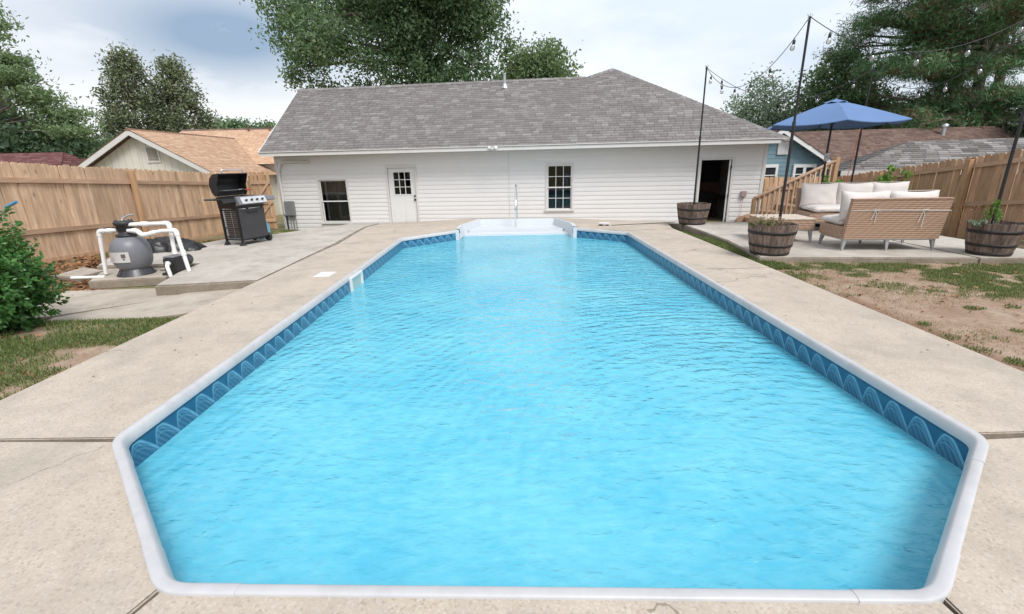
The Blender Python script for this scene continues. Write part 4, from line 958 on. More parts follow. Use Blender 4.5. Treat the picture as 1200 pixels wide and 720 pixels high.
# stair railing by the house corner
SR = empty('stair_railing', (6.35, 12.6, -.25), 0, 'sloping wooden stair railing with square balusters beside the white house', 'railing')
za, zc, Lr = .68, 1.58, 1.95
def bar(x0, z0, x1, z1, y0, y1, th, name, m, par):
    return MB().add([(x0, y0, z0), (x1, y0, z1), (x1, y1, z1), (x0, y1, z0), (x0, y0, z0+th), (x1, y0, z1+th), (x1, y1, z1+th), (x0, y1, z0+th)],
                    [(0, 3, 2, 1), (4, 5, 6, 7), (0, 1, 5, 4), (1, 2, 6, 5), (2, 3, 7, 6), (3, 0, 4, 7)]).build(name, m, par)
bar(0, za+.05, Lr, zc+.05, -.07, .07, .035, 'cap_rail', M['woodH'], SR); bar(.02, za-.04, Lr, zc-.04, -.02, .02, .088, 'top_rail', M['woodH'], SR)
bar(.02, -.02, Lr, .62, -.02, .02, .14, 'stringer', M['woodH'], SR)
bm_ = MB().cbox(-.019, .019, -.062, -.022, 0, 1, .003).mesh('baluster', M['woodL'])
for k in range(15):
    x = .10+k*.125; zb_ = -.02+.64*x/Lr; zt_ = za+(zc-za)*x/Lr; inst('baluster', bm_, SR, (x, 0, zb_), scale=(1, 1, zt_-zb_+.03))
MB().cbox(-.045, .045, -.045, .045, 0, za+.045, .004).build('post', M['woodD'], SR)
MB().cbox(Lr, Lr+.1, -.05, .05, 0, zc+.16, .004).build('post', M['woodD'], SR)
# timber stair treads behind the railing
for k in range(4): MB().cbox(.25+k*.42, .66+k*.42, .03, .98, .10+k*.18, .14+k*.18, .004).build('stair_tread', M['woodH'], SR)
MB().cbox(1.95, 3.0, .08, 1.2, .78, .82, .004).build('landing', M['woodH'], SR)
for xx, yy in ((2.9, 1.1), (2.9, .15), (2.05, 1.1)): MB().box(xx-.045, xx+.045, yy-.045, yy+.045, -.4, .78).build('post', M['woodD'], SR)
bar(.05, -.02, Lr, .62, .94, .98, .14, 'stringer', M['woodH'], SR)
for k in range(4): MB().box(.27+k*.42, .31+k*.42, .03, .98, -.06 if k == 0 else -.08+k*.18, .10+k*.18).build('stair_riser', M['woodH'], SR)
# ------------------------------------------------------------------ grill (front is local -y, turned to face the pool)
G = empty('gas_grill', (-5.72, 9.80, .005), rad(70), 'black four burner gas grill on wheels with its lid open', 'grill')
lg = MB().cbox(-.02, .02, -.02, .02, .05, .74, .004)
leg_me = lg.mesh('leg', M['black'])
for x, y in ((-.31, -.22), (-.31, .22)):
    l = inst('leg', leg_me, G, (x, y, 0))
    MB().add([(-.055, -.045, 0), (.055, -.045, 0), (.055, .045, 0), (-.055, .045, 0), (-.022, -.022, .07), (.022, -.022, .07), (.022, .022, .07), (-.022, .022, .07)],
             [(0, 3, 2, 1), (4, 5, 6, 7), (0, 1, 5, 4), (1, 2, 6, 5), (2, 3, 7, 6), (3, 0, 4, 7)]).build('foot', M['blackplastic'], l)
lm2 = MB().cbox(-.02, .02, -.02, .02, .1, .74, .004).mesh('leg', M['black'])
for y in (-.20, .22): inst('leg', lm2, G, (.31, y, 0))
wh = MB(); RX = Matrix.Rotation(rad(90), 4, 'Y')
wh.lathe([(0, -.02), (.05, -.022), (.065, -.028), (.088, -.022), (.092, 0), (.088, .022), (.065, .028), (.05, .022), (0, .02)], 20, mtx=RX)
for y in (-.20, .22): inst('wheel', wh.mesh('wheel', M['blackplastic']), G, (.36, y, .092))
MB().tube([(.31, -.20, .092), (.36, -.20, .092)], .012, 6).build('axle', M['black'], G)
MB().cbox(-.30, .30, -.24, .22, .10, .125, .004).build('bottom_shelf', M['black'], G)
MB().cbox(-.31, .31, -.265, -.245, .13, .73, .006).build('cabinet_door', M['charcoal'], G)
hd = MB().tube(rtube([(-.12, -.266, .66), (-.12, -.29, .66), (.12, -.29, .66), (.12, -.266, .66)], .015), .008, 6); hd.build('door_handle', M['black'], G)
for z_ in (.16, .34, .70): MB().cbox(-.322, -.298, -.20, .20, z_, z_+.025, .003).build('cross_bar', M['black'], G)
fb = MB().extr([(-.24, .74), (.24, .74), (.27, .97), (-.26, .97)], 'x', -.335, .335); fb.build('firebox', M['black'], G)
cp = MB().extr([(-.262, .80), (-.375, .83), (-.30, .985), (-.262, .985)], 'x', -.34, .34).build('control_panel', M['greymetal'], G)
MB().add([(-.26, -.372, .842), (.33, -.372, .842), (.33, -.312, .968), (-.26, -.312, .968), (-.26, -.366, .842), (.33, -.366, .842), (.33, -.306, .968), (-.26, -.306, .968)],
         [(0, 1, 2, 3), (4, 7, 6, 5), (0, 3, 7, 4), (1, 5, 6, 2), (3, 2, 6, 7), (0, 4, 5, 1)]).build('steel_fascia', mat('satin_steel', (.62, .62, .62), .35, .35, .02), cp)
kn = MB().lathe([(0, .045), (.016, .044), (.02, .035), (.021, .0), (.03, 0)], 14).mesh('knob', M['blackplastic'])
for k in range(4):
    ko = inst('knob', kn, cp, (-.16+k*.13, -.343, .90), (rad(65), 0, 0))
for s, nm in ((-1, 'side_shelf'), (1, 'side_shelf')):
    m_ = MB().cbox(min(s*.345, s*.62), max(s*.345, s*.62), -.25, .24, .925, .95, .006)
    m_.extr([(-.25, .86), (-.30, .88), (-.25, .95)], 'x', min(s*.345, s*.62), max(s*.345, s*.62))
    m_.build(nm, M['greymetal'] if s > 0 else M['black'], G)
# grates and warming rack
gr = MB()
for k in range(19): gr.box(-.30+k*.033, -.292+k*.033, -.23, .22, .965, .98)
gr.box(-.31, .31, -.235, -.225, .962, .982); gr.box(-.31, .31, .215, .225, .962, .982); gr.build('cooking_grate', M['black'], G)
wr = MB()
for k in range(10): wr.tube([(-.28, .04+k*.018, 1.10), (.28, .04+k*.018, 1.10)], .003, 4)
wr.tube([(-.28, .04, 1.1), (-.28, .2, 1.1), (-.28, .22, .97)], .004, 4); wr.tube([(.28, .04, 1.1), (.28, .2, 1.1), (.28, .22, .97)], .004, 4)
wr.build('warming_rack', M['alu'], G)
# the open lid: a curved shell hinged at the back
ld = MB(); prof = [(.26, .985), (.33, 1.06), (.37, 1.20), (.33, 1.33), (.22, 1.42), (.06, 1.43)]
inn_ = [(y-.012 if i < 3 else y-.01, z-(.0 if i < 3 else .012)) for i, (y, z) in enumerate(prof)]
for (a, b) in zip(range(5), range(1, 6)):
    p = [prof[a], prof[b], inn_[b], inn_[a]]; ld.extr(p, 'x', -.33, .33)
for x0 in (-.345, .33):
    ld.extr([(.26, .985), (.33, 1.06), (.37, 1.20), (.33, 1.33), (.22, 1.42), (.06, 1.43), (.10, 1.33), (.16, 1.2), (.16, 1.05), (.20, .985)], 'x', x0, x0+.015)
ld = ld.build('lid', M['black'], G)
MB().tube(rtube([(-.24, .08, 1.43), (-.24, .07, 1.50), (.24, .07, 1.50), (.24, .08, 1.43)], .03), .013, 8).build('lid_handle', M['chrome'], ld)
MB().lathe([(0, .01), (.03, .01), (.035, 0)], 12, mtx=Matrix.Translation((0, .26, 1.39)) @ Matrix.Rotation(rad(-40), 4, 'X')).build('thermometer', M['alu'], ld)
tg = empty('spatula', (-5.62, 9.72, .995), rad(70), 'silver spatula with red handle lying on the open grill grate', 'spatula')
MB().cbox(-.05, .05, 0, .11, .12, .13, .003).build('blade', M['chrome'], tg); MB().tube([(0, 0, .124), (.0, -.15, .12)], .006, 6).build('neck', M['chrome'], tg); MB().tube([(0, -.15, .12), (0, -.30, .115)], .013, 8).build('handle', M['red'], tg)
pt = empty('propane_cylinder', (-5.72, 10.45, .005), 0, 'pale blue gas cylinder standing half hidden behind the grill', 'gas cylinder')
MB().lathe([(.0, .02), (.11, .02), (.15, .07), (.155, .2), (.15, .30), (.10, .37), (.03, .39), (0, .39)], 20).build('tank', M['bluecan'], pt)
MB().lathe([(.10, 0), (.11, 0), (.11, .04), (.10, .04)], 16).build('foot_ring', M['bluecan'], pt); MB().lathe([(.085, .36), (.09, .36), (.09, .46), (.085, .46)], 16, a0=.6, a1=5.6).build('collar', M['bluecan'], pt)
MB().lathe([(0, .45), (.03, .45), (.025, .40), (.02, .38)], 10).build('valve', M['alu'], pt)
# ------------------------------------------------------------------ sand filter, pump, plumbing
FZ = -.045
F = empty('sand_filter', (-6.03, 7.13, FZ), 0, 'round grey pool sand filter with black valve on a concrete pad', 'pool filter')
tp = [(0, .065), (.13, .07), (.20, .11), (.25, .20), (.264, .31), (.258, .42), (.225, .51), (.17, .57), (.12, .60), (.08, .61), (0, .615)]
def smooth_prof(p, n=4):
    o = []
    for i in range(len(p)-1):
        a, b, c, d = p[max(i-1, 0)], p[i], p[i+1], p[min(i+2, len(p)-1)]
        for k in range(n):
            t = k/n; o.append(tuple(.5*((2*b[j])+(-a[j]+c[j])*t+(2*a[j]-5*b[j]+4*c[j]-d[j])*t*t+(-a[j]+3*b[j]-3*c[j]+d[j])*t**3) for j in (0, 1)))
    return o+[p[-1]]
MB().lathe([(max(0, r), z) for r, z in smooth_prof(tp)], 40).build('tank', M['tank'], F)
bs_ = MB(); bs_.lathe([(.25, 0), (.235, .03), (.19, .10), (.17, .14)], 32)
for k in range(16):
    mt = Matrix.Rotation(k*math.pi/8, 4, 'Z'); bs_.add([(.258, -.012, 0), (.258, .012, 0), (.19, .012, .11), (.19, -.012, .11), (.24, -.012, 0), (.24, .012, 0)], [(0, 1, 2, 3), (0, 3, 4), (1, 5, 2)], False, mt)
bs_.build('base', M['charcoal'], F)
vl = MB(); vl.lathe([(.135, .60), (.14, .61), (.14, .63), (.11, .64), (.095, .65), (.09, .70), (.115, .72), (.115, .77), (.13, .775), (.135, .81), (.12, .83), (.05, .84), (0, .84)], 20)
for k in range(8):
    t = k*math.pi/4; vl.lathe([(0, .85), (.012, .85), (.012, .80)], 6, (.105*math.cos(t), .105*math.sin(t), 0))
vl = vl.build('multiport_valve', M['blackplastic'], F)
MB().tube([(0, -.02, .84), (.01, 0, .875), (.08, .03, .915), (.15, .05, .925)], [.016, .014, .013, .010], 8).build('valve_handle', M['alu'], vl)
pl = MB(); vs = []; nn_ = 8; R_ = .267
for z_ in (.23, .39):
    for k in range(nn_+1): t = rad(-138+k*80/nn_); vs.append((R_*math.cos(t), R_*math.sin(t), z_))
pl.add(vs, [(k, k+1, nn_+2+k, nn_+1+k) for k in range(nn_)], True); pl = pl.build('instruction_plate', M['label'], F)
dk = mat('label_ink', (.12, .10, .10), .5)
for (t0, t1, z0_, z1_, mm) in ((-80, -68, .30, .36, 'k'), (-77, -71, .27, .29, 'k'), (-132, -92, .355, .365, 'r'), (-132, -108, .30, .308, 'k'), (-132, -104, .28, .288, 'k'), (-132, -110, .26, .268, 'k')):
    q = MB(); R2 = .270; q.add([(R2*math.cos(rad(t)), R2*math.sin(rad(t)), z_) for z_ in (z0_, z1_) for t in (t0, t1)], [(0, 1, 3, 2)]); q.build('plate_print', dk if mm == 'k' else M['red'], pl)
PL = empty('pool_plumbing', (-6.03, 7.13, FZ), 0, 'white plastic pipes looping from the filter valve down to the pump', 'pipes')
def pipe(pts, couplings=()):
    p = MB().tube(rtube(pts, .05, 4), .030, 10).build('pipe', M['pvc'], PL)
    for i, q in enumerate(pts[1:-1]):
        a = Vector(pts[i]); c = Vector(pts[i+2]); b = Vector(q)
        if abs((a-b).normalized().dot((c-b).normalized())) < .8:
            MB().tube(rtube([b+(a-b).normalized()*.075, b, b+(c-b).normalized()*.075], .05, 4), .038, 10).build('elbow', M['pvc'], p)
    for c0, c1 in couplings: MB().tube([c0, c1], .039, 10).build('coupling', M['pvc'], p)
pipe([(-.09, -.04, .70), (-.37, -.05, .69), (-.42, -.08, .03)], [((-.17, -.045, .697), (-.24, -.047, .694))])
pipe([(.09, -.03, .78), (.66, .05, .78), (.68, .0, .30)], [((.27, 0, .78), (.36, .01, .78)), ((.675, .01, .36), (.68, .0, .30))])
pipe([(.09, -.06, .69), (.24, -.08, .69), (.33, -.10, .62), (.62, -.08, .68), (.83, -.07, .68), (.93, -.12, .05)], [((.44, -.09, .642), (.52, -.086, .66)), ((.89, -.10, .30), (.885, -.098, .38))])
PP = empty('pool_pump', (-5.34, 7.10, .005-.03), 0, 'black pool pump with strainer box and white outlet elbow', 'pump')
b_ = MB().cbox(-.10, .09, -.14, .08, .02, .25, .02)
for k in range(5): b_.box(-.09+k*.04, -.08+k*.04, -.148, -.138, .04, .22)
b_.build('strainer_body', M['blackplastic'], PP)
MB().cbox(-.095, .085, -.135, .075, .252, .275, .01).build('strainer_lid', M['greymetal'], PP)
MB().lathe([(0, -.2), (.08, -.2), (.09, -.18), (.09, .12), (.07, .15)], 16, mtx=Matrix.Translation((-.12, .26, .13)) @ Matrix.Rotation(rad(90), 4, 'X')).build('motor', M['charcoal'], PP)
MB().cbox(-.16, .12, -.14, .42, -.02, .022, .006).build('pump_base', M['blackplastic'], PP)
MB().tube(rtube([(.0, -.15, .17), (.03, -.25, .17), (.07, -.27, .0), (.07, -.27, -.01)], .06, 5), .028, 10).build('outlet_elbow', M['pvc'], PP)
MB().tube([(-.02, -.19, .17), (0, -.155, .17)], .04, 10).build('union_nut', M['pvc'], PP)
MB().tube([(-.16, .1, .1), (-.22, .12, .02), (-.3, .2, .0), (-.42, .18, .0)], .008, 6).build('power_cord', M['black'], PP)
po_ = MB().tube([(-6.85, 6.95, -.02), (-6.35, 6.98, -.02)], .025, 8); po_.v = [(x+6.6, y-7, z+.06) for x, y, z in po_.v]
po_.build('loose_pipe', M['pvc'], None, (-6.6, 6.93, -.075), label='white plastic pipe lying on the ground behind the filter', cat='pipe')
# black crumpled cover behind the filter
def crumple(name, L_, W_, H_, m, seed, loc, rzz, **k):
    nx_, ny_ = 60, 26; u = np.linspace(-1, 1, nx_); v = np.linspace(-1, 1, ny_); U, V_ = np.meshgrid(u, v)
    prof = np.clip(1-np.abs(U)**2.4, 0, 1)**.6*np.clip(1-V_**2, 0, 1)**.5
    n_ = vnoise(U*3+V_*1.5, V_*2, .6, seed)*.6+vnoise(U*6+V_*2, V_*2, .5, seed+1)*.4
    ridg = 1-2*np.abs(vnoise(U*5+V_*3, V_*1.4, .7, seed+2)-.5)
    Z_ = prof*H_*(.45+.5*n_+.35*ridg); Xs = U*L_/2*(1+.12*(vnoise(U, V_*2, .3, seed+3)-.5)); Ys = V_*W_/2*(1+.35*(vnoise(U*4, V_, .5, seed+4)-.5))
    id_ = np.arange(nx_*ny_).reshape(ny_, nx_); fc = np.stack([id_[:-1, :-1], id_[:-1, 1:], id_[1:, 1:], id_[1:, :-1]], -1).reshape(-1, 4)
    o = np_mesh(name, np.stack([Xs, Ys, Z_], -1).reshape(-1, 3), fc, m, None, loc, **k); o.rotation_euler = (0, 0, rzz)
    o.data.polygons.foreach_set('use_smooth', [True]*len(o.data.polygons)); return o
crumple('grill_cover', 1.35, .5, .26, mat('black_tarp', (.018, .018, .02), .42, 0, .2, 4), 5, (-6.95, 9.0, .0), rad(14), label='crumpled black tarp cover lying behind the filter', cat='cover')
# air conditioner
AC = empty('air_conditioner', (-7.42, 12.7, -.33), 0, 'white boxy air conditioner unit with dark grille behind the grill', 'air conditioner')
MB().cbox(-.40, .40, -.40, .40, .0, .06, .01).build('base_pad', M['oldslab'], AC)
m_ = MB()
for sx in (-.36, .30):
    for sy in (-.36, .30): m_.cbox(sx, sx+.06, sy, sy+.06, .06, .86, .006)
m_.cbox(-.37, .37, -.37, .37, .84, .92, .012); m_.build('casing', M['white'], AC)
MB().box(-.31, .31, -.31, .31, .06, .84).build('coil', M['darkint'], AC)
gm = MB()
for k in range(14): gm.box(-.30, .30, -.350, -.345, .11+k*.052, .116+k*.052); gm.box(.345, .350, -.30, .30, .11+k*.052, .116+k*.052)
for k in range(4): gm.box(-.30+k*.196, -.292+k*.196, -.36, -.350, .08, .84)
gm.build('guard_grille', M['alu'], AC)

# ------------------------------------------------------------------ half barrels and light poles
def stave_mesh(w_, seed):
    r = random.Random(seed); vs = []; fs = []; zs = [0, .12, .28, .44, .475+r.uniform(-.006, .004)]; rr = [.285, .318, .348, .370, .374]
    for z_, q in zip(zs, rr):
        for a in (-w_*.485, w_*.485):
            vs.append((q*math.cos(a), q*math.sin(a), z_))
        for a in (w_*.485, -w_*.485):
            vs.append(((q-.026)*math.cos(a), (q-.026)*math.sin(a), z_))
    for i in range(4):
        for j in range(4): fs.append((i*4+j, i*4+(j+1) % 4, (i+1)*4+(j+1) % 4, (i+1)*4+j))
    fs += [(3, 2, 1, 0), (16, 17, 18, 19)]
    return MB().add(vs, fs).mesh('stave', M['barrel'])
NS = 22; staves = [stave_mesh(2*math.pi/NS, s) for s in range(3)]
def hoop(z0, z1, m=None):
    f = lambda z: np.interp(z, [0, .12, .28, .44, .475], [.285, .318, .348, .370, .374])
    return MB().lathe([(f(z0)+.0, z0), (f(z0)+.005, z0), (f(z1)+.005, z1), (f(z1), z1)], 44)
def barrel(loc, label, rzz=0, sc_=1.):
    o = empty('barrel_planter', loc, rzz, label, 'planter', 'half barrel planters'); o.scale = (sc_, sc_, 1)
    for k in range(NS):
        inst('stave', random.choice(staves), o, (0, 0, 0), (0, 0, 2*math.pi*k/NS), (1+random.uniform(-.006, .006),)*2+(1,))
    for a, b in ((.012, .05), (.135, .175), (.33, .375)): hoop(a, b).build('hoop', M['hoop'], o)
    s = MB(); n_ = 18; s.add([(0, 0, .42)]+[(.34*math.cos(2*math.pi*i/n_), .34*math.sin(2*math.pi*i/n_), .40+.02*random.random()) for i in range(n_)], [(0, i+1, (i+1) % n_+1) for i in range(n_)])
    s.build('soil', M['soil'], o); s = MB(); s.add([(0, 0, .01)]+[(.28*math.cos(2*math.pi*i/n_), .28*math.sin(2*math.pi*i/n_), .01) for i in range(n_)], [(0, (i+1) % n_+1, i+1) for i in range(n_)])
    s.build('barrel_bottom', M['barrel'], o); return o
POLES = [(4.20, 11.12, .045), (4.12, 7.18, .05), (7.55, 11.10, .05), (7.05, 6.95, .05)]
barrel((4.18, 11.08, .045), 'weathered half barrel planter without plants in front of the open house door', .2)
barrel((4.02, 7.30, .05), 'weathered half barrel planter with dry stems at the corner of the grass strip', .9, .94)
barrel((7.76, 11.10, .05), 'half barrel planter hidden behind the far sofa holding a light pole', .5)
barrel((7.10, 6.92, .05), 'dark half barrel planter with green sprig at the right edge beside fence', 1.4, .86)
def light_pole(x, y, z, top, label):
    o = empty('light_pole', (x, y, z+.41), 0, label, 'pole', 'black string light poles')
    MB().tube([(0, 0, -.3), (0, 0, 1.5)], .021, 10).build('lower_tube', M['black'], o); MB().tube([(0, 0, 1.5), (0, 0, top-z-.41)], .017, 10).build('upper_tube', M['black'], o)
    MB().tube([(0, 0, 1.46), (0, 0, 1.54)], .025, 10).build('collar', M['blackplastic'], o)
    h = top-z-.41; MB().tube([(0, 0, h), (.0, 0, h+.03), (.025, 0, h+.05), (.04, 0, h+.02), (.02, 0, h-.02)], .005, 5).build('hook', M['alu'], o)
    MB().tube([(-.02, 0, h-.06), (-.02, 0, h+.0), (-.035, 0, h+.03)], .006, 5).build('hook', M['alu'], o); return o
light_pole(4.20, 11.12, .045, 3.42, 'black light pole standing in the barrel before the open house door')
light_pole(4.125, 7.32, .05, 3.36, 'tallest looking black light pole in the barrel with dry stems')
light_pole(7.78, 11.10, .05, 3.34, 'black light pole rising behind the blue umbrella')
light_pole(7.12, 7.0, .05, 3.40, 'black light pole in the barrel at the right edge')
def bulbstring(a, b, sag, n, label, off=.5, power=2):
    a, b = Vector(a), Vector(b); o = empty('string_light', a, 0, label, 'string lights', 'string lights between the poles')
    def P(t): p = a.lerp(b, t); p.z -= sag*4*t*(1-t); return p-a
    MB().tube([P(i/30) for i in range(31)], .0055, 5).build('cord', M['blackplastic'], o)
    sk_ = MB().lathe([(0, 0), (.012, 0), (.019, -.012), (.021, -.05), (.017, -.058)], 10).mesh('socket', M['blackplastic'])
    gb = MB().lathe([(.010, .0), (.014, -.010), (.023, -.024), (.030, -.042), (.032, -.056), (.028, -.074), (.017, -.086), (0, -.09)], 14).mesh('bulb', M['bulb'])
    fl_ = MB().tube([(-.01, 0, -.02), (-.008, 0, -.065), (0, 0, -.075), (.008, 0, -.065), (.01, 0, -.02)], .0025, 4).mesh('filament', M['alu'])
    for k in range(n):
        p = P((k+off)/n); tl = random.uniform(-.12, .12)
        MB().tube([p, p-Vector((0, 0, .035))], .004, 4).build('hanger', M['blackplastic'], o)
        s = inst('socket', sk_, o, p-Vector((0, 0, .03)), (tl, tl, 0)); g_ = inst('bulb', gb, s, (0, 0, -.054)); inst('filament', fl_, s, (0, 0, -.054))
    return o
T = [Vector((4.20, 11.12, 3.40)), Vector((4.125, 7.32, 3.36)), Vector((7.78, 11.10, 3.30)), Vector((7.12, 7.0, 3.38))]
bulbstring(T[0], T[1], .62, 6, 'string of bulbs between the two left poles')
bulbstring(T[1], T[3], .52, 5, 'string of bulbs from the tallest looking pole to the right edge pole')
bulbstring(T[2], T[3], .68, 6, 'string of bulbs from the pole behind the umbrella to the right edge pole')
bulbstring(T[0], T[2], .62, 5, 'string of bulbs passing just above the blue umbrella')
def redcord():
    MB().tube([(0, 0, 0), (-.05, -.05, -.6), (-.10, -.02, -1.4), (-.14, 0, -2.2)], .006, 5).build('hanging_cord', M['cord_red'], None, (7.72, 11.05, 2.55), label='thin orange cord hanging beside the pole behind the umbrella', cat='cord')
redcord()
# ------------------------------------------------------------------ umbrella
U = empty('patio_umbrella', (6.62, 10.35, .05), rad(8), 'open dusty blue patio umbrella over the seating area', 'umbrella')
MB().tube([(0, 0, .1), (0, 0, 2.50)], .021, 12).build('pole', M['black'], U)
MB().lathe([(0, 0), (.24, 0), (.25, .03), (.20, .07), (.05, .09), (.03, .30), (.0, .30)], 24).build('base', M['black'], U)
ck = MB().cbox(-.03, .03, -.05, .03, 1.36, 1.52, .008); ck.build('crank_housing', M['alu'], U); MB().tube([(0, -.05, 1.44), (-.06, -.10, 1.46), (-.10, -.10, 1.42)], .009, 6).build('crank_handle', M['alu'], U)
NR = 6; Rr = 1.32; zr, zt = 2.10, 2.55
can = MB(); m = 8; rows = 8
def canp(k, t, j):          # panel k, across t 0..1, radial j 0..1 : fabric sags between ribs
    a = (k+t)*2*math.pi/NR; a0, a1 = k*2*math.pi/NR, (k+1)*2*math.pi/NR
    r_e = Rr*j; x = r_e*((1-t)*math.cos(a0)+t*math.cos(a1)); y = r_e*((1-t)*math.sin(a0)+t*math.sin(a1))
    z = zt-(zt-zr)*(j**1.12)-.05*j*4*t*(1-t)*(.4+.6*j); return (x, y, z)
for k in range(NR):
    vs = [canp(k, t/m, .10+.90*j/rows) for j in range(rows+1) for t in range(m+1)]
    c1 = MB().add(vs, [(j*(m+1)+t, j*(m+1)+t+1, (j+1)*(m+1)+t+1, (j+1)*(m+1)+t) for j in range(rows) for t in range(m)], True)
    vs2 = [canp(k, t/m, 1.0) for t in range(m+1)]+[(x*1.0, y*1.0, z-.015) for x, y, z in [canp(k, t/m, 1.0) for t in range(m+1)]]
    c1.add(vs2, [(t, t+1, m+2+t, m+1+t) for t in range(m)], True)
    c1.build('canopy_panel', M['umbr'], U)
    a = k*2*math.pi/NR; R2 = Rr*.985
    rb = MB().tube([(.05*math.cos(a), .05*math.sin(a), zt-.05), (R2*math.cos(a), R2*math.sin(a), zr-.005)], .009, 6); rb = rb.build('rib', M['black'], U)
    MB().tube([(.03*math.cos(a), .03*math.sin(a), 2.12), (.62*math.cos(a), .62*math.sin(a), zt-(zt-zr)*.42)], .008, 6).build('strut', M['black'], rb)
vt_ = MB(); vs = [(0, 0, zt+.03)]+[(.21*math.cos(i*math.pi/12), .21*math.sin(i*math.pi/12), zt-.045-.012*math.cos(i*math.pi/2)) for i in range(24)]
vt_.add(vs, [(0, i+1, (i+1) % 24+1) for i in range(24)], True); vt_.build('vent_cap', M['umbr'], U)
MB().lathe([(0, .025), (.012, .022), (.02, .01), (.02, 0)], 12, (0, 0, zt+.022)).build('finial', M['umbr'], U)
MB().lathe([(.022, -.03), (.045, -.03), (.045, .03), (.022, .03)], 12, (0, 0, 2.12)).build('hub', M['blackplastic'], U)
# ------------------------------------------------------------------ sofas, cushions, table
def cushion(loc, w_, h_, d_, rzz, tilt, label, grp, seed, flat=False):
    """a stuffed cushion: local x width, z height, y thickness; tilt leans it back"""
    bm = bmesh.new(); bmesh.ops.create_cube(bm, size=1); bmesh.ops.subdivide_edges(bm, edges=bm.edges[:], cuts=9, use_grid_fill=True)
    for v in bm.verts:
        x, y, z = v.co*2; ex = 1-abs(x)**5*.0; e = (max(0, 1-abs(x)**3.2)*max(0, 1-abs(z)**3.2))**.42
        ny_ = float(vnoise(x*1.6+seed, z*1.6, .7, seed)-.5)
        ny2 = float(vnoise(x*3.1+seed*2, z*3.1, .7, seed+9)-.5); yy = y*(.26+.74*e)+(.34*ny_+.14*ny2)*e*(1 if y > 0 else -1 if y < 0 else 0)
        pin = 1-.035*(1-abs(x)**2)*abs(z)**6; pin2 = 1-.035*(1-abs(z)**2)*abs(x)**6
        v.co = Vector((x*w_/2*pin2*(1+.03*ny2), yy*d_/2, z*h_/2*pin*(1+.06*ny_)-(.018 if z > .5 else 0)*(1-x*x)))
    mb = MB(); bm.verts.ensure_lookup_table(); mt = Matrix.Rotation(tilt, 4, 'X') @ Matrix.Translation((0, 0, h_/2 if not flat else 0))
    mb.add([v.co[:] for v in bm.verts], [[v.index for v in f.verts] for f in bm.faces], True, mt); bm.free()
    # piping seam
    o = mb.build('seat_cushion' if flat else 'back_cushion', M['cushion'], None, loc, label=label, cat='cushion', group=grp); o.rotation_euler = (0, 0, rzz)
    seam = []
    for i in range(33):
        t = 2*math.pi*i/32; c_, s_ = math.cos(t), math.sin(t); k_ = max(abs(c_), abs(s_)); seam.append(mt @ Vector((c_/k_*w_/2*.985, 0, s_/k_*h_/2*.985)))
    MB().tube(seam[:-1], .0045, 4, closed=True).build('piping', M['cushion'], o)
    return o
def splayed_leg(mb_, x, y, sx, sy, h_=.19):
    return mb_.add([(x-.03, y-.03, h_), (x+.03, y-.03, h_), (x+.03, y+.03, h_), (x-.03, y+.03, h_),
                    (x-.012+sx*.025, y-.012+sy*.025, 0), (x+.012+sx*.025, y-.012+sy*.025, 0), (x+.012+sx*.025, y+.012+sy*.025, 0), (x-.012+sx*.025, y+.012+sy*.025, 0)],
                   [(0, 1, 2, 3), (7, 6, 5, 4), (0, 4, 5, 1), (1, 5, 6, 2), (2, 6, 7, 3), (3, 7, 4, 0)])
def sofa(loc, rzz, W_, D_, label, backarm=1, mid=True):
    """front is local -y"""
    o = empty('wicker_sofa', loc, rzz, label, 'sofa', 'wicker sofas of the seating group')
    MB().cbox(-W_/2, W_/2, -D_/2, D_/2-.08, .19, .37, .018).build('seat_base', M['wicker'], o)
    b = MB(); b.add([(-W_/2, D_/2-.08, .19), (W_/2, D_/2-.08, .19), (W_/2, D_/2, .19), (-W_/2, D_/2, .19), (-W_/2-.01, D_/2+.02, .80), (W_/2+.01, D_/2+.02, .80), (W_/2+.01, D_/2+.09, .80), (-W_/2-.01, D_/2+.09, .80)],
                    [(0, 3, 2, 1), (4, 5, 6, 7), (0, 1, 5, 4), (1, 2, 6, 5), (2, 3, 7, 6), (3, 0, 4, 7)])
    b = b.build('backrest', M['wicker'], o); MB().cbox(-W_/2-.015, W_/2+.015, D_/2+.012, D_/2+.098, .80, .825, .01).build('top_rail', M['wicker'], b)
    if backarm:
        s = backarm; x0, x1 = (W_/2-.07, W_/2) if s > 0 else (-W_/2, -W_/2+.07)
        MB().add([(x0, -D_/2+.06, .372), (x1, -D_/2+.06, .372), (x1, D_/2-.08, .372), (x0, D_/2-.08, .372), (x0, -D_/2+.10, .58), (x1, -D_/2+.10, .58), (x1, D_/2-.0, .62), (x0, D_/2-.0, .62)],
                 [(0, 3, 2, 1), (4, 5, 6, 7), (0, 1, 5, 4), (1, 2, 6, 5), (2, 3, 7, 6), (3, 0, 4, 7)]).build('armrest', M['wicker'], o)
    ps = [(-W_/2+.05, -D_/2+.06, -1, -1), (W_/2-.05, -D_/2+.06, 1, -1), (-W_/2+.05, D_/2-.06, -1, 1), (W_/2-.05, D_/2-.06, 1, 1)]
    if mid: ps += [(0.02, D_/2-.06, -.3, 1), (.02, -D_/2+.06, -.3, -1)]
    for p in ps: splayed_leg(MB(), *p).build('leg', M['alu'], o)
    MB().box(-W_/2+.02, W_/2-.02, -D_/2+.03, D_/2-.03, .165, .188).build('underframe', M['alu'], o)
    return o
SA = sofa((5.94, 7.68, .05), rad(180-5), 1.40, .74, 'tan wicker sofa with its back and tied cord towards the pool', backarm=-1)
SBs = sofa((7.0, 9.66, .05), rad(-10), 2.05, .74, 'tan wicker sofa at the back of the patio facing the pool', backarm=1)
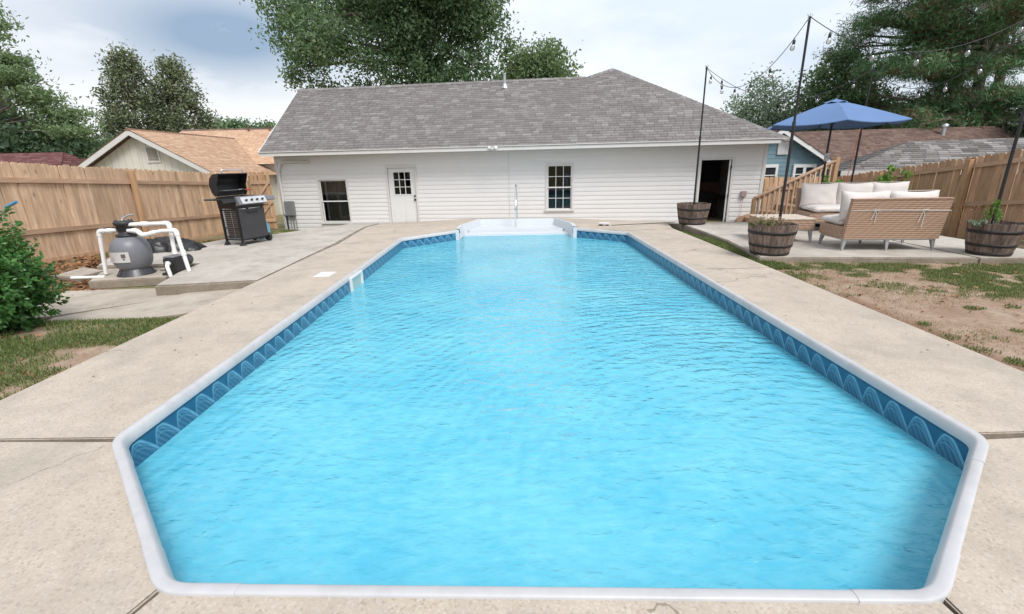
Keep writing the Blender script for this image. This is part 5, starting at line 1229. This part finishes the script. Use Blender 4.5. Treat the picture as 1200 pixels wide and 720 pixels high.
# cord ties round the near sofa's back
tie = empty('cushion_tie', (5.96, 7.68, .62), rad(-5), 'white cord tied in two bows across the back of the near sofa', 'cord')
MB().tube([(-.715, -.20, .075), (-.712, -.44, .072), (-.3, -.447, .078), (.3, -.447, .068), (.712, -.44, .06)], .0045, 5).build('cord', M['white'], tie)
for bx, hl in ((-.36, .12), (.33, .20)):
    MB().tube([(bx, -.45, .078), (bx-.035, -.455, .085), (bx-.045, -.455, .06), (bx, -.45, .075), (bx+.04, -.455, .088), (bx+.05, -.455, .06), (bx, -.44, .075)], .0045, 5).build('bow', M['white'], tie)
    MB().tube([(bx, -.44, .075), (bx+.015, -.435, 0), (bx+.02, -.425, -hl)], .0045, 5).build('cord_end', M['white'], tie); MB().tube([(bx, -.44, .075), (bx-.03, -.435, 0), (bx-.045, -.43, -hl*.6)], .0045, 5).build('cord_end', M['white'], tie)
cA, sA = math.cos(rad(-5)), math.sin(rad(-5))
def onA(x, y): return (5.96+x*cA-y*sA, 7.68+x*sA+y*cA)
for i, (x, lb_) in enumerate(((-.36, 'left back cushion rising over the near sofa back'), (.35, 'right back cushion rising over the near sofa back'))):
    p = onA(x, -.17); cushion((p[0], p[1], .49), .72, .48, .22, rad(175), rad(8), lb_, 'cream back cushions', 3+i)
p = onA(-.36, .10); cushion((p[0], p[1], .485), .70, .62, .15, rad(-5), rad(90), 'cream seat cushion at the open left end of the near sofa', 'cream seat cushions', 7, True)
p = onA(.33, .10); cushion((p[0], p[1], .485), .66, .62, .15, rad(-5), rad(90), 'cream seat cushion inside the near sofa next to the armrest', 'cream seat cushions', 8, True)
cB, sB = math.cos(rad(-10)), math.sin(rad(-10))
def onB(x, y): return (7.0+x*cB-y*sB, 9.66+x*sB+y*cB)
for i, (x, lb_) in enumerate(((-.67, 'leftmost back cushion of the far sofa, below the crank of the umbrella'), (.0, 'middle back cushion of the far sofa, half hidden by the near sofa'), (.63, 'rightmost back cushion of the far sofa, only its top showing'))):
    p = onB(x, .20); cushion((p[0], p[1], .49), .68, .50, .20, rad(-10), rad(-8), lb_, 'cream back cushions', 13+i)
for i, (x, lb_) in enumerate(((-.5, 'long cream seat cushion at the left end of the far sofa'), (.47, 'cream seat cushion of the far sofa hidden behind the near sofa'))):
    p = onB(x, -.10); cushion((p[0], p[1], .485), .96, .62, .15, rad(-10), rad(90), lb_, 'cream seat cushions', 23+i, True)
TB = empty('wicker_table', (4.88, 8.62, .05), rad(-6), 'low square wicker coffee table with pale patterned top', 'table')
MB().cbox(-.42, .42, -.38, .38, .22, .40, .015).build('apron', M['wicker'], TB); MB().cbox(-.43, .43, -.39, .39, .401, .42, .006).build('top', mat('pale_table_top', (.55, .47, .38), .5, 0, .25, 14), TB)
for x, y in ((-.37, -.33), (.37, -.33), (-.37, .33), (.37, .33)): splayed_leg(MB(), x, y, 1 if x > 0 else -1, 1 if y > 0 else -1, .22).build('leg', M['alu'], TB)
# small white fitting on the deck by the far right coping
fo = empty('pool_fitting', (2.18, 11.45, 0), rad(-20), 'small white plastic fitting with dark base lying beside the pool', 'pool fitting')
MB().cbox(-.14, .12, -.05, .05, .03, .075, .012).build('body', M['white'], fo); MB().lathe([(0, 0), (.05, 0), (.05, .03), (0, .03)], 12, (-.08, -.03, 0)).build('base', M['black'], fo); MB().lathe([(0, 0), (.035, 0), (.035, .03)], 12, (.07, 0, 0)).build('base', M['black'], fo)
MB().tube([(0, 0, .008), (.5, .12, .008), (1.1, .2, .010), (1.65, .32, .01)], .008, 6).build('thin_hose', M['blackplastic'], None, (2.35, 11.42, 0), label='thin dark hose lying on the deck beyond the pool', cat='hose')
# pole tip poking in at the left edge
bp = empty('pool_brush_pole', (-7.6, 7.1, -.14), 0, 'white and blue tipped pool pole at the left edge against fence', 'pole')
MB().tube([(-.9, -.3, .0), (-.12, -.02, 1.17)], .016, 8).build('shaft', M['alu'], bp); MB().tube([(-.12, -.02, 1.17), (0.06, .0, 1.25)], .022, 8).build('handle_grip', mat('blue_grip', (.05, .22, .40), .5), bp)
# ------------------------------------------------------------------ vegetation
def clump_centres(blobs, n, R, shell=.45):
    bl = np.array([b[:6] for b in blobs], float); wt = np.array([b[3]*b[4]*b[5] if len(b) < 7 else b[6] for b in blobs]); wt = wt/wt.sum()
    k = R.choice(len(bl), n, p=wt); d = R.normal(size=(n, 3)); d /= np.linalg.norm(d, axis=1, keepdims=True)
    r = shell+(1-shell)*R.random(n)**.6
    r *= .80+.35*R.random(n)
    return bl[k, :3]+d*bl[k, 3:6]*r[:, None]
def leaf_quads(cent, per, sig, ln, wd, R, droop=0., diamond=True, flat=.0):
    n = len(cent)*per; c = np.repeat(cent, per, 0); s = np.repeat(.6+.8*R.random(len(cent)), per)
    off = R.normal(size=(n, 3))*np.array(sig)*s[:, None]; p = c+off
    p[:, 2] -= droop*np.abs(R.normal(size=n))
    a = R.normal(size=(n, 3)); a[:, 2] -= droop*2; a[:, 2] *= (1-flat); a /= np.linalg.norm(a, axis=1, keepdims=True)
    b = R.normal(size=(n, 3)); b -= a*(a*b).sum(1, keepdims=True); b /= np.linalg.norm(b, axis=1, keepdims=True)
    L_ = (ln*(.6+.8*R.random(n)))[:, None]; W_ = (wd*(.6+.8*R.random(n)))[:, None]
    if diamond: V = np.stack([p-a*L_/2, p+b*W_/2-a*L_*.05, p+a*L_/2, p-b*W_/2-a*L_*.05], 1)
    else: V = np.stack([p-a*L_/2-b*W_/2, p-a*L_/2+b*W_/2, p+a*L_/2+b*W_/2, p+a*L_/2-b*W_/2], 1)
    return V.reshape(-1, 3), np.arange(n*4).reshape(-1, 4)
def tree(name, label, loc, trunk, blobs, m, n, per, sig, ln, wd, seed, droop=0., shell=.45, group=None, limb=.16, twigs=0, cat='tree', extra=None, stub=1):
    """trunk: list of (x,y,z,r); blobs (x,y,z,rx,ry,rz) all relative to loc"""
    R = np.random.default_rng(seed); o = empty(name, loc, 0, label, cat, group)
    tk = MB(); tk.tube([t[:3] for t in trunk], [t[3] for t in trunk], 10)
    tp_ = [Vector(t[:3]) for t in trunk]
    for i, b in enumerate(blobs):
        c = Vector(b[:3]); q = min(range(len(tp_)), key=lambda k: (tp_[k]-c).length+abs(tp_[k].z-(c.z-1.2))*.7); s = tp_[q]
        mid = s.lerp(c, .5)+Vector((R.normal()*.25, R.normal()*.25, .3)); r0_ = min(trunk[q][3]*.6, limb)
        tk.tube([s, mid, c], [r0_, r0_*.6, r0_*.25], 6)
        for _ in range(twigs):
            e = c+Vector((R.normal()*b[3]*.6, R.normal()*b[4]*.6, R.normal()*b[5]*.5)); f = mid.lerp(c, R.random()); tk.tube([f, f.lerp(e, .5)+Vector((0, 0, .15)), e], [r0_*.35, r0_*.2, r0_*.06], 4)
    tk.build('trunk', M['bark'], o)
    cc = clump_centres(blobs, n, R, shell); V, F_ = leaf_quads(cc, per, sig, ln, wd, R, droop)
    np_mesh('crown', V, F_, m, o)
    if extra: # second foliage tone mixed through the crown
        mm, fr_, l2, w2 = extra; k = R.random(len(cc)) < fr_; V, F_ = leaf_quads(cc[k], per, sig, l2, w2, R, droop); np_mesh('dead_needles' if 'brown' in mm.name else 'crown_highlights', V, F_, mm, o)
    return o
def blobs_auto(n, c, r, br, seed, zmin=None):
    R = np.random.default_rng(seed); o = []
    for _ in range(n):
        d = R.normal(size=3); d /= np.linalg.norm(d); q = R.random()**.5
        p = np.array(c)+d*np.array(r)*q; s = br*(.7+.6*R.random())
        if zmin is not None and p[2] < zmin: p[2] = zmin+R.random()*.5
        o.append((p[0], p[1], p[2], s*1.15, s*1.15, s*.8))
    return o
# big oak behind the house; its crown hangs down to the ridge on the left
bl = blobs_auto(46, (-1.1, 0, 10.4), (5.0, 3.4, 3.6), 1.35, 2, 6.9)
bl += [(-6.9, 0, 9.2, 1.3, 1.4, 1.3), (-7.2, .3, 10.6, 1.4, 1.4, 1.1), (-6.4, 0, 7.6, .8, 1.0, 1.3), (-5.7, 0, 6.5, .7, .9, 1.0), (-4.9, .2, 6.3, .7, .8, .9), (-5.8, 0, 8.4, .9, 1, .9), (-3.4, 0, 6.4, 1.2, 1, .8), (-1.5, 0, 6.4, 1.5, 1, 1), (1, -.6, 6.3, 1.9, 1.3, 1.2), (2.2, -.8, 7.6, 1.8, 1.3, 1.2), (-.6, -.9, 7.4, 1.9, 1.3, 1.2), (3.2, 0, 6.6, 1.3, 1.2, 1.0), (3.7, 0, 9.0, .9, 1.2, .9), (3.9, 0, 10.6, 1.0, 1.2, .9)]
tree('oak_tree', 'huge dark green oak tree spreading above the grey roof', (-4.75, 27, -1), [(1.5, 0, 0, .55), (1.3, 0, 3, .48), (1.0, .2, 5.5, .42), (.4, .1, 7.5, .34), (-.6, 0, 9.5, .25), (-1.5, 0, 11.5, .15)],
     bl, M['leaf_oak'], 1900, 46, (.30, .30, .27), .19, .10, 21, .12, .3, limb=.13, twigs=2)
tree('oak_tree', 'lighter green tree at the right end of the big oak', (1.45, 28.5, -1), [(0, 0, 0, .3), (.1, 0, 4, .25), (0, 0, 6.5, .16), (0, 0, 8, .08)],
     [(-.9, 0, 7.1, 1.2, 1.2, 1.0), (.3, 0, 8.0, 1.15, 1.2, 1.0), (1.2, 0, 7.1, 1.0, 1.1, .9), (-.3, 0, 6.2, 1.3, 1.2, .9), (1.5, 0, 6.3, .8, 1, .7), (-1.4, 0, 8.2, .8, 1, .8), (.2, .2, 5.3, 1.6, 1.2, .9)], M['leaf_oak2'], 330, 42, (.32, .32, .22), .20, .11, 22, .05, .35, limb=.1, twigs=3)
# dark spreading oak at far left
bl = []
Rl = np.random.default_rng(5)
for k in range(34):
    t = Rl.random(); x = -5.5+Rl.random()*7.6; top = 9.8-max(0, x+3.2)*1.25; z = 3.2+Rl.random()*max(.5, min(4.2, top-3.2)*.52); bl.append((x, Rl.normal()*1.2, z, 1.15, 1.2, .75))
feath = [(-1.7+.62*k, -.6+.3*(k % 3), 9.2-.80*k, .70, .8, .28) for k in range(7)]+[(-2.2+.62*k, .2, 8.0-.66*k, .8, .8, .28) for k in range(6)]+[(-2.0+.55*k, .3, 10.2-.55*k, .6, .7, .25) for k in range(3)]
tree('oak_tree', 'dark spreading oak with feathery branches at the left edge', (-22.8, 25, -1.2), [(-3, 0, 0, .5), (-2.9, 0, 3, .42), (-2.6, 0, 5, .34), (-2.8, 0, 7, .25), (-3.1, 0, 9, .16)], bl, M['leaf_left'], 760, 44, (.38, .38, .22), .19, .10, 31, .05, .3, limb=.14, twigs=2)
tree('oak_tree', 'loose airy upper boughs of a tree reaching in from the left edge', (-22.6, 23.5, -1.0), [(-4.5, 0, 0, .35), (-4.6, 0, 4, .3), (-4.8, 0, 7, .22), (-5.2, 0, 9.5, .12)], feath, M['leaf_oak2'], 420, 30, (.34, .34, .12), .20, .075, 33, .03, .2, limb=.07, twigs=3)
# two olive conifers
def conifer(loc, h, r, seed, label, lean=0):
    R = np.random.default_rng(seed); bl = []
    for k in range(46):
        t = (k+.5)/46; z = h*(.22+.76*t); rr = r*(1-t)**.75*(.75+.5*R.random())+.22; a = k*2.4+R.random()
        bl.append((math.cos(a)*rr*.75+lean*t, math.sin(a)*rr*.75, z, .55+rr*.22, .55+rr*.22, .42))
    return tree('conifer_tree', label, loc, [(0, 0, 0, .3), (0, 0, h*.4, .22), (lean*.6, 0, h*.7, .13), (lean, 0, h*.97, .04)], bl, M['leaf_conifer'], 560, 34, (.26, .26, .26), .24, .09, seed, -.05, .2, limb=.07, twigs=1, group='olive conifers beyond the cream house')
conifer((-25.0, 32.5, -1.6), 10.4, 2.3, 41, 'taller olive conifer standing left of its twin', .3); conifer((-22.5, 33.5, -1.6), 10.1, 2.3, 42, 'olive conifer right of its twin, nearer the cream house')
# far round trees between the cream house and the white house
for i, (x, z, s) in enumerate(((-33.0, 7.0, 1.9), (-30.6, 6.9, 2.2), (-27.8, 6.7, 1.9), (-25.4, 6.2, 1.8))):
    tree('far_tree', ['leftmost of the small bright trees over the tan roof', 'second small bright tree over the tan roof', 'third small bright tree over the tan roof', 'small bright tree touching the left edge of the grey roof'][i], (x, 55, -2), [(0, 0, 0, .3), (0, 0, z, .12)],
         [(0, 0, z+.4, s, s, 1.3), (-.9, 0, z-.4, 1.2, 1.2, 1), (.9, 0, z-.2, 1.2, 1.2, 1.)], M['leaf_far'], 130, 34, (.38, .38, .3), .34, .22, 50+i, 0, .4, 'small far trees', .08)
# pale open tree right of the white roof
tree('young_tree', 'pale airy tree just right of the white house roof', (14.9, 30, -2), [(0, 0, 0, .18), (0, 0, 3, .15), (.1, 0, 5.5, .08), (0, 0, 7.8, .03)],
     [(0, 0, 7.5, .9, .9, .8), (-1.1, 0, 6.6, .9, .9, .8), (.9, 0, 6.8, .8, .8, .8), (-.3, 0, 6.0, 1.2, 1, .9), (1.3, 0, 5.6, .8, .8, .8), (-1.4, 0, 5.4, .8, .8, .8), (0, 0, 4.8, 1.5, 1, .9)], M['leaf_pale'], 230, 26, (.30, .30, .24), .17, .10, 61, 0, .2, None, .06, 4)
# low green mass behind: individual bushy trees
hd_ = [(16.0, 31, 4.2, 1.3), (18.2, 31.5, 4.7, 1.5), (20.3, 31, 5.3, 1.7), (22.6, 31, 4.9, 1.6), (25, 31.5, 4.6, 1.6), (27.4, 31, 4.6, 1.7)]
for i, (x, y, z, s) in enumerate(hd_):
    tree('bushy_tree', ['low bushy tree directly right of the pale airy tree', 'bushy tree behind the left half of the umbrella', 'tall bushy tree showing above the umbrella top', 'bushy tree behind the light pole of the umbrella', 'bushy tree low behind the big pine', 'bushy tree behind the brown roof at the right edge'][i], (x, y, -2.5), [(0, 0, 0, .2), (0, 0, z, .1)],
         [(0, 0, z+1.3, s, s, 1.2), (-.8, 0, z+.3, s*.9, s*.9, 1.3), (.8, 0, z+.5, s*.9, s*.9, 1.1), (0, 0, z-.8, s*1.2, s, 1.2)], M['leaf_oak'] if i % 2 else M['leaf_oak2'], 210, 36, (.34, .34, .28), .24, .14, 70+i, 0, .35, 'bushy trees behind the blue house', .06)
tree('oak_tree', 'mid green leafy tree left of the big pine above the umbrella', (18.6, 29, -2.5), [(0, 0, 0, .3), (0, 0, 5, .2), (0, 0, 9.2, .06)],
     [(0, 0, 9.0, 1.0, 1, .8), (-1.0, 0, 8.2, .9, 1, .7), (1.0, 0, 8.4, 1.1, 1, .9), (-1.5, 0, 7.2, .9, 1, .7), (-.2, 0, 7.4, 1.4, 1.2, .9), (1.6, 0, 7.1, 1.2, 1.2, .9), (0, 0, 6.2, 2.0, 1.2, 1.), (-.6, 0, 5.2, 2.0, 1.2, 1.)], M['leaf_oak'], 420, 38, (.32, .32, .22), .19, .11, 81, .04, .3, None, .1, 3)
# big pine: needle tufts on horizontal boughs
Rp = np.random.default_rng(90); pb = []
for k in range(120):
    x = -4.0+Rp.random()*7.6; zlo = 4.6 if x > -2.8 else 6.8; z = zlo+Rp.random()*(9.0); pb.append((x, Rp.normal()*1.4, z, .95+.4*Rp.random(), 1, .42+.2*Rp.random()))
tree('pine_tree', 'big dark green pine with brown needles filling the upper right', (22.0, 25.5, -2.2), [(1.9, .6, 0, .32), (1.9, .6, 5, .27), (1.8, .6, 8.5, .22), (1.8, .5, 11, .18), (1.9, .4, 14, .12)], pb, M['leaf_pine'], 1650, 62, (.28, .28, .15), .28, .032, 91, -.10, .25, limb=.15, twigs=1, extra=(M['leaf_pinebrown'], .30, .26, .035))
tree('evergreen_tree', 'dense dark broadleaf evergreen at the right edge above the fence', (25.4, 22.5, -2.2), [(0, 0, 0, .3), (0, 0, 4, .22), (0, 0, 7, .1)], blobs_auto(16, (0, 0, 5.0), (1.9, 1.5, 1.6), .95, 92), M['leaf_ever'], 480, 46, (.28, .28, .22), .17, .10, 92, 0, .5, None, .1)
tree('pine_tree', 'second pine reaching in at the top right corner', (27.2, 28, -2.2), [(0, 0, 0, .3), (-.6, 0, 8, .22), (-1.6, 0, 13, .15), (-2.2, 0, 16, .08)], [(Rp.normal()*1.6-1, Rp.normal()*1.2, 8+Rp.random()*7, 1.1, 1.1, .5) for _ in range(30)], M['leaf_pine'], 360, 60, (.32, .32, .16), .30, .032, 93, -.10, .25, None, .12, 1)
# ------------------------------------------------------------------ near bush at the left edge, real leaves on stems
def bush(name, label, loc, rx, rz_, n, m, seed, ln=.06, wd=.028, stems=26, cat='bush', zc=.5):
    R = np.random.default_rng(seed); o = empty(name, loc, 0, label, cat)
    st_ = MB(); tips = []
    for k in range(stems):
        a = R.random()*6.283; q = R.random()**.5; e = Vector((math.cos(a)*rx*q, math.sin(a)*rx*q, rz_*(.35+.75*R.random())*(1-.45*q*q)))
        b_ = Vector((math.cos(a)*.05, math.sin(a)*.05, 0)); mid = b_.lerp(e, .5)+Vector((R.normal()*.05, R.normal()*.05, .08)); st_.tube([b_, mid, e], [.010, .006, .002], 4); 
        for t in np.linspace(.35, 1, 7): tips.append(tuple((b_*(1-t)**2+mid*2*t*(1-t)+e*t*t)[:]))
    st_.build('stem', M['bark'], o)
    tips = np.array(tips); c = tips[R.integers(0, len(tips), n//9)]+R.normal(size=(n//9, 3))*np.array((rx*.11, rx*.11, rz_*.07))
    c[:, 2] = np.maximum(c[:, 2], .03)
    # sprigs: leaves set along short twigs pointing up and out
    d = c-np.array((0, 0, rz_*.35)); d /= np.linalg.norm(d, axis=1, keepdims=True)+1e-6; d[:, 2] += .45; d /= np.linalg.norm(d, axis=1, keepdims=True)
    K = 9; P_ = np.repeat(c, K, 0); D = np.repeat(d, K, 0); N_ = len(P_); tt = np.tile(np.linspace(0, 1, K), len(c))[:, None]
    side = R.normal(size=(N_, 3)); side -= D*(side*D).sum(1, keepdims=True); side /= np.linalg.norm(side, axis=1, keepdims=True)
    p = P_+D*tt*min(.11, rx*.4); a = side*.85+D*.6; a /= np.linalg.norm(a, axis=1, keepdims=True); nrm = np.cross(a, R.normal(size=(N_, 3))*.5+D); nrm /= np.linalg.norm(nrm, axis=1, keepdims=True)
    b = np.cross(nrm, a) if False else nrm; s = (.7+.6*R.random(N_))[:, None]
    V = np.stack([p, p+a*ln*.5*s+b*wd*.5*s, p+a*ln*s-np.array((0, 0, .006)), p+a*ln*.5*s-b*wd*.5*s], 1).reshape(-1, 3)
    np_mesh('foliage', V, np.arange(N_*4).reshape(-1, 4), m, o); return o
bush('garden_bush', 'glossy bright green bush at the left edge by the lawn', (-5.40, 4.45, -.06), .60, 1.18, 34000, M['leaf_bush'], 101, .056, .029, 90)
bush('climbing_plant', 'bright green leafy plant behind the far sofa, left of the sofa cushions gap', (7.95, 11.8, -.35), .34, 1.40, 2600, M['leaf_vine'], 102, .09, .06, 12, 'plant')
bush('climbing_plant', 'bright green leafy plant behind the far sofa beside the fence post', (9.0, 11.6, -.4), .50, 1.50, 3600, M['leaf_vine'], 103, .09, .06, 16, 'plant')
bush('potted_herb', 'small ferny green sprig growing in the dark barrel at the right edge', (6.93, 6.83, .46), .06, .46, 1000, M['leaf_vine'], 104, .028, .012, 7, 'plant')
bush('potted_weed', 'low green weed at the left rim of the right edge barrel', (6.80, 6.90, .46), .07, .10, 300, M['leaf_pale'], 105, .03, .018, 6, 'plant')
def stemplant(label, loc, n, h, seed, m, heads=True, cat='plant', spread=.2):
    R = random.Random(seed); o = empty('dried_plant', loc, 0, label, cat); s = MB(); hd__ = []
    for k in range(n):
        a = R.uniform(0, 6.283); q = R.uniform(0, spread); b_ = Vector((math.cos(a)*q*.6, math.sin(a)*q*.6, 0)); e = Vector((math.cos(a)*(q+.05*R.random()), math.sin(a)*(q+.05), h*R.uniform(.5, 1)))
        s.tube([b_, b_.lerp(e, .6)+Vector((.01, 0, .01)), e], .0025, 3, cap=False); hd__.append(e)
    s.build('stem', m, o)
    if heads:
        c = np.array([tuple(e) for e in hd__]); V, F_ = leaf_quads(c, 5, (.012, .012, .014), .02, .014, np.random.default_rng(seed)); np_mesh('seed_head', V, F_, m, o)
    return o
stemplant('tangle of dry brown stems in the barrel beside the grass strip', (3.90, 7.22, .46), 110, .17, 5, M['drygrass'], True, spread=.28)
stemplant('dead brown flower heads in the right edge barrel', (6.80, 7.06, .46), 10, .34, 6, M['leafdry'], True, spread=.12)
bush('potted_weed', 'green weeds at the left rim of the barrel beside the grass strip', (3.76, 7.12, .455), .10, .09, 400, M['grass'], 106, .035, .014, 8, 'plant')
# ------------------------------------------------------------------ grass blades, litter
def blades(name, regions, n, mask, h, wd, seed, m, **k):
    R = np.random.default_rng(seed); P_ = []
    ar = [abs((b[1]-b[0])*(b[3]-b[2])) for b in regions]; tot = sum(ar)
    for b, a in zip(regions, ar):
        c = int(n*a/tot); x = b[0]+(b[1]-b[0])*R.random(c); y = b[2]+(b[3]-b[2])*R.random(c); mk = mask(x, y) > R.random(c)*.95+.03; P_.append(np.stack([x[mk], y[mk]], 1))
    P_ = np.concatenate(P_); n = len(P_); zb_ = gz(P_[:, 0], P_[:, 1])-.004
    a = R.random(n)*6.283; s = .5+.9*R.random(n); d = np.stack([np.cos(a), np.sin(a)], 1); ln_ = (R.random(n)*.9)[:, None]; hh = h*s
    base = np.concatenate([P_, zb_[:, None]], 1); tip = base.copy(); tip[:, :2] += d*hh[:, None]*ln_; tip[:, 2] += hh*(1-.35*ln_[:, 0])
    sd_ = np.stack([-d[:, 1], d[:, 0], np.zeros(n)], 1)*wd/2; mid = base*.5+tip*.5; mid[:, 2] += hh*.12
    V = np.stack([base-sd_, base+sd_, mid+sd_*.8, tip, mid-sd_*.8], 1).reshape(-1, 3); id_ = np.arange(n)[:, None]*5
    q = np.concatenate([id_, id_+1, id_+2, id_+4], 1); t3 = np.concatenate([id_+4, id_+2, id_+3, id_+3], 1)
    F_ = np.concatenate([np.concatenate([id_, id_+1, id_+2], 1), np.concatenate([id_, id_+2, id_+4], 1), np.concatenate([id_+4, id_+2, id_+3], 1)])
    return np_mesh(name, V, F_, m, tri=True, kind='stuff', **k)
offslab = lambda x, y: ~((x > 3.96) & (y > 6.95-(x-3.98)*.12) & (x < 7.9)) & ~((x > -6.5) & (x < -3.7) & (y > 4.95+.2*(x+4.4)))
gm_ = lambda x, y: grassmask(x, y)*offslab(x, y)
blades('lawn_grass', [(-7.4, -3.63, .8, 4.95)], 90000, lambda x, y: gm_(x, y)*(.55+.45*(vnoise(x, y, .35, 12) > .38)), .045, .007, 201, M['grass'], label='patchy green grass left of the pool deck', cat='grass')
blades('lawn_grass', [(3.66, 9.3, 2.2, 7.0)], 230000, gm_, .034, .007, 202, M['grass'], label='sparse green grass in the sandy soil right of the pool deck', cat='grass')
blades('wall_weeds', [(-3.3, -.9, 13.9, 14.5)], 1600, lambda x, y: (np.abs(y-(14.32-.12*x)) < .05)*(vnoise(x, y, .3, 41) > .4), .05, .010, 206, M['grass'], label='thin line of weeds in the crack below the white siding', cat='weeds').location.z = .13
blades('dry_straw', [(3.66, 9.3, 2.2, 7.0), (-4.2, -3.63, 1.5, 4.9)], 90000, lambda x, y: gm_(x, y)*.5+offslab(x, y)*.30*(vnoise(x, y, .3, 31) > .45), .026, .005, 205, M['drygrass'], label='dry straw coloured stubble scattered over the thin lawns beside the deck', cat='straw')
blades('verge_grass', [(3.66, 3.95, 6.5, 11.4)], 16000, lambda x, y: np.clip(grassmask(x, y)+.25, 0, 1), .05, .007, 203, M['grass'], label='narrow strip of grass between the pool deck and the seating patio', cat='grass')
blades('verge_grass', [(-7.6, -5.2, 11.0, 15.0), (-9.1, -7.2, 9.3, 12), (7.9, 9.6, 6.2, 10.5), (-9.0, -6.6, 5.4, 7.2)], 30000, lambda x, y: gm_(x, y)*(vnoise(x, y, .4, 4) > .45), .06, .009, 204, M['grass'], label='weedy grass along the foot of the fences', cat='grass')
def litter(name, regions, n, seed, size, **k):
    R = np.random.default_rng(seed); P_ = []
    ar = [abs((b[1]-b[0])*(b[3]-b[2]))*b[4] for b in regions]; tot = sum(ar)
    for b, a in zip(regions, ar):
        c = int(n*a/tot); P_.append(np.stack([b[0]+(b[1]-b[0])*R.random(c), b[2]+(b[3]-b[2])*R.random(c)], 1))
    P_ = np.concatenate(P_); n = len(P_); c = np.concatenate([P_, (gz(P_[:, 0], P_[:, 1])+.012)[:, None]], 1)
    a = R.normal(size=(n, 3)); a[:, 2] *= .3; a /= np.linalg.norm(a, axis=1, keepdims=True); b = R.normal(size=(n, 3)); b[:, 2] *= .3; b -= a*(a*b).sum(1, keepdims=True); b /= np.linalg.norm(b, axis=1, keepdims=True)
    s = (size*(.5+R.random(n)))[:, None]; up = np.zeros((n, 3)); up[:, 2] = s[:, 0]*.18
    V = np.stack([c-a*s, c+b*s*.45+up, c+a*s, c-b*s*.45+up], 1).reshape(-1, 3)
    return np_mesh(name, V, np.arange(n*4).reshape(-1, 4), M['leafdry'], kind='stuff', **k)
litter('fallen_leaves', [(-9.1, -6.45, 6.4, 8.4, 3), (-9.1, -7.5, 8.4, 12, 1.5), (-6.5, -6.1, 5.9, 6.6, 1), (-9, -6.6, 5.2, 6.4, 1.)], 3800, 301, .042, label='brown fallen leaves heaped along the left fence', cat='leaves')
litter('fallen_leaves', [(3.7, 9.2, 3, 6.9, 1), (-5.6, -3.66, 2.5, 4.9, 1), (8.0, 9.5, 6, 10, 3)], 1500, 302, .020, label='scattered brown leaves on the lawns beside the deck', cat='leaves')
R_ = np.random.default_rng(77); n_ = 110; dx = np.where(R_.random(n_) < .5, -1, 1)*(2.62+.95*R_.random(n_)); dy = 1.5+9*R_.random(n_)**1.3
c_ = np.stack([dx, dy, np.full(n_, .004)], 1); a_ = R_.random(n_)*6.28; sz = .006+.010*R_.random(n_)**2
u1 = np.stack([np.cos(a_), np.sin(a_), 0*a_], 1)*sz[:, None]; u2 = np.stack([-np.sin(a_), np.cos(a_), 0*a_], 1)*sz[:, None]*.5; up_ = np.array((0, 0, .004))
np_mesh('deck_debris', np.stack([c_-u1, c_+u2+up_, c_+u1, c_-u2+up_], 1).reshape(-1, 3), np.arange(n_*4).reshape(-1, 4), M['leafdry'], kind='stuff', label='tiny bits of leaf and grit on the pool deck', cat='debris')
# leaves and small stones lying on the paving, one by one
lfm = MB().add([(-.035, 0, 0), (0, .017, .008), (.035, 0, .002), (0, -.017, .008)], [(0, 1, 2), (0, 2, 3)]).mesh('fallen_leaf', M['leafdry'])
# close the scene: nothing below this line changes camera, light or exposure
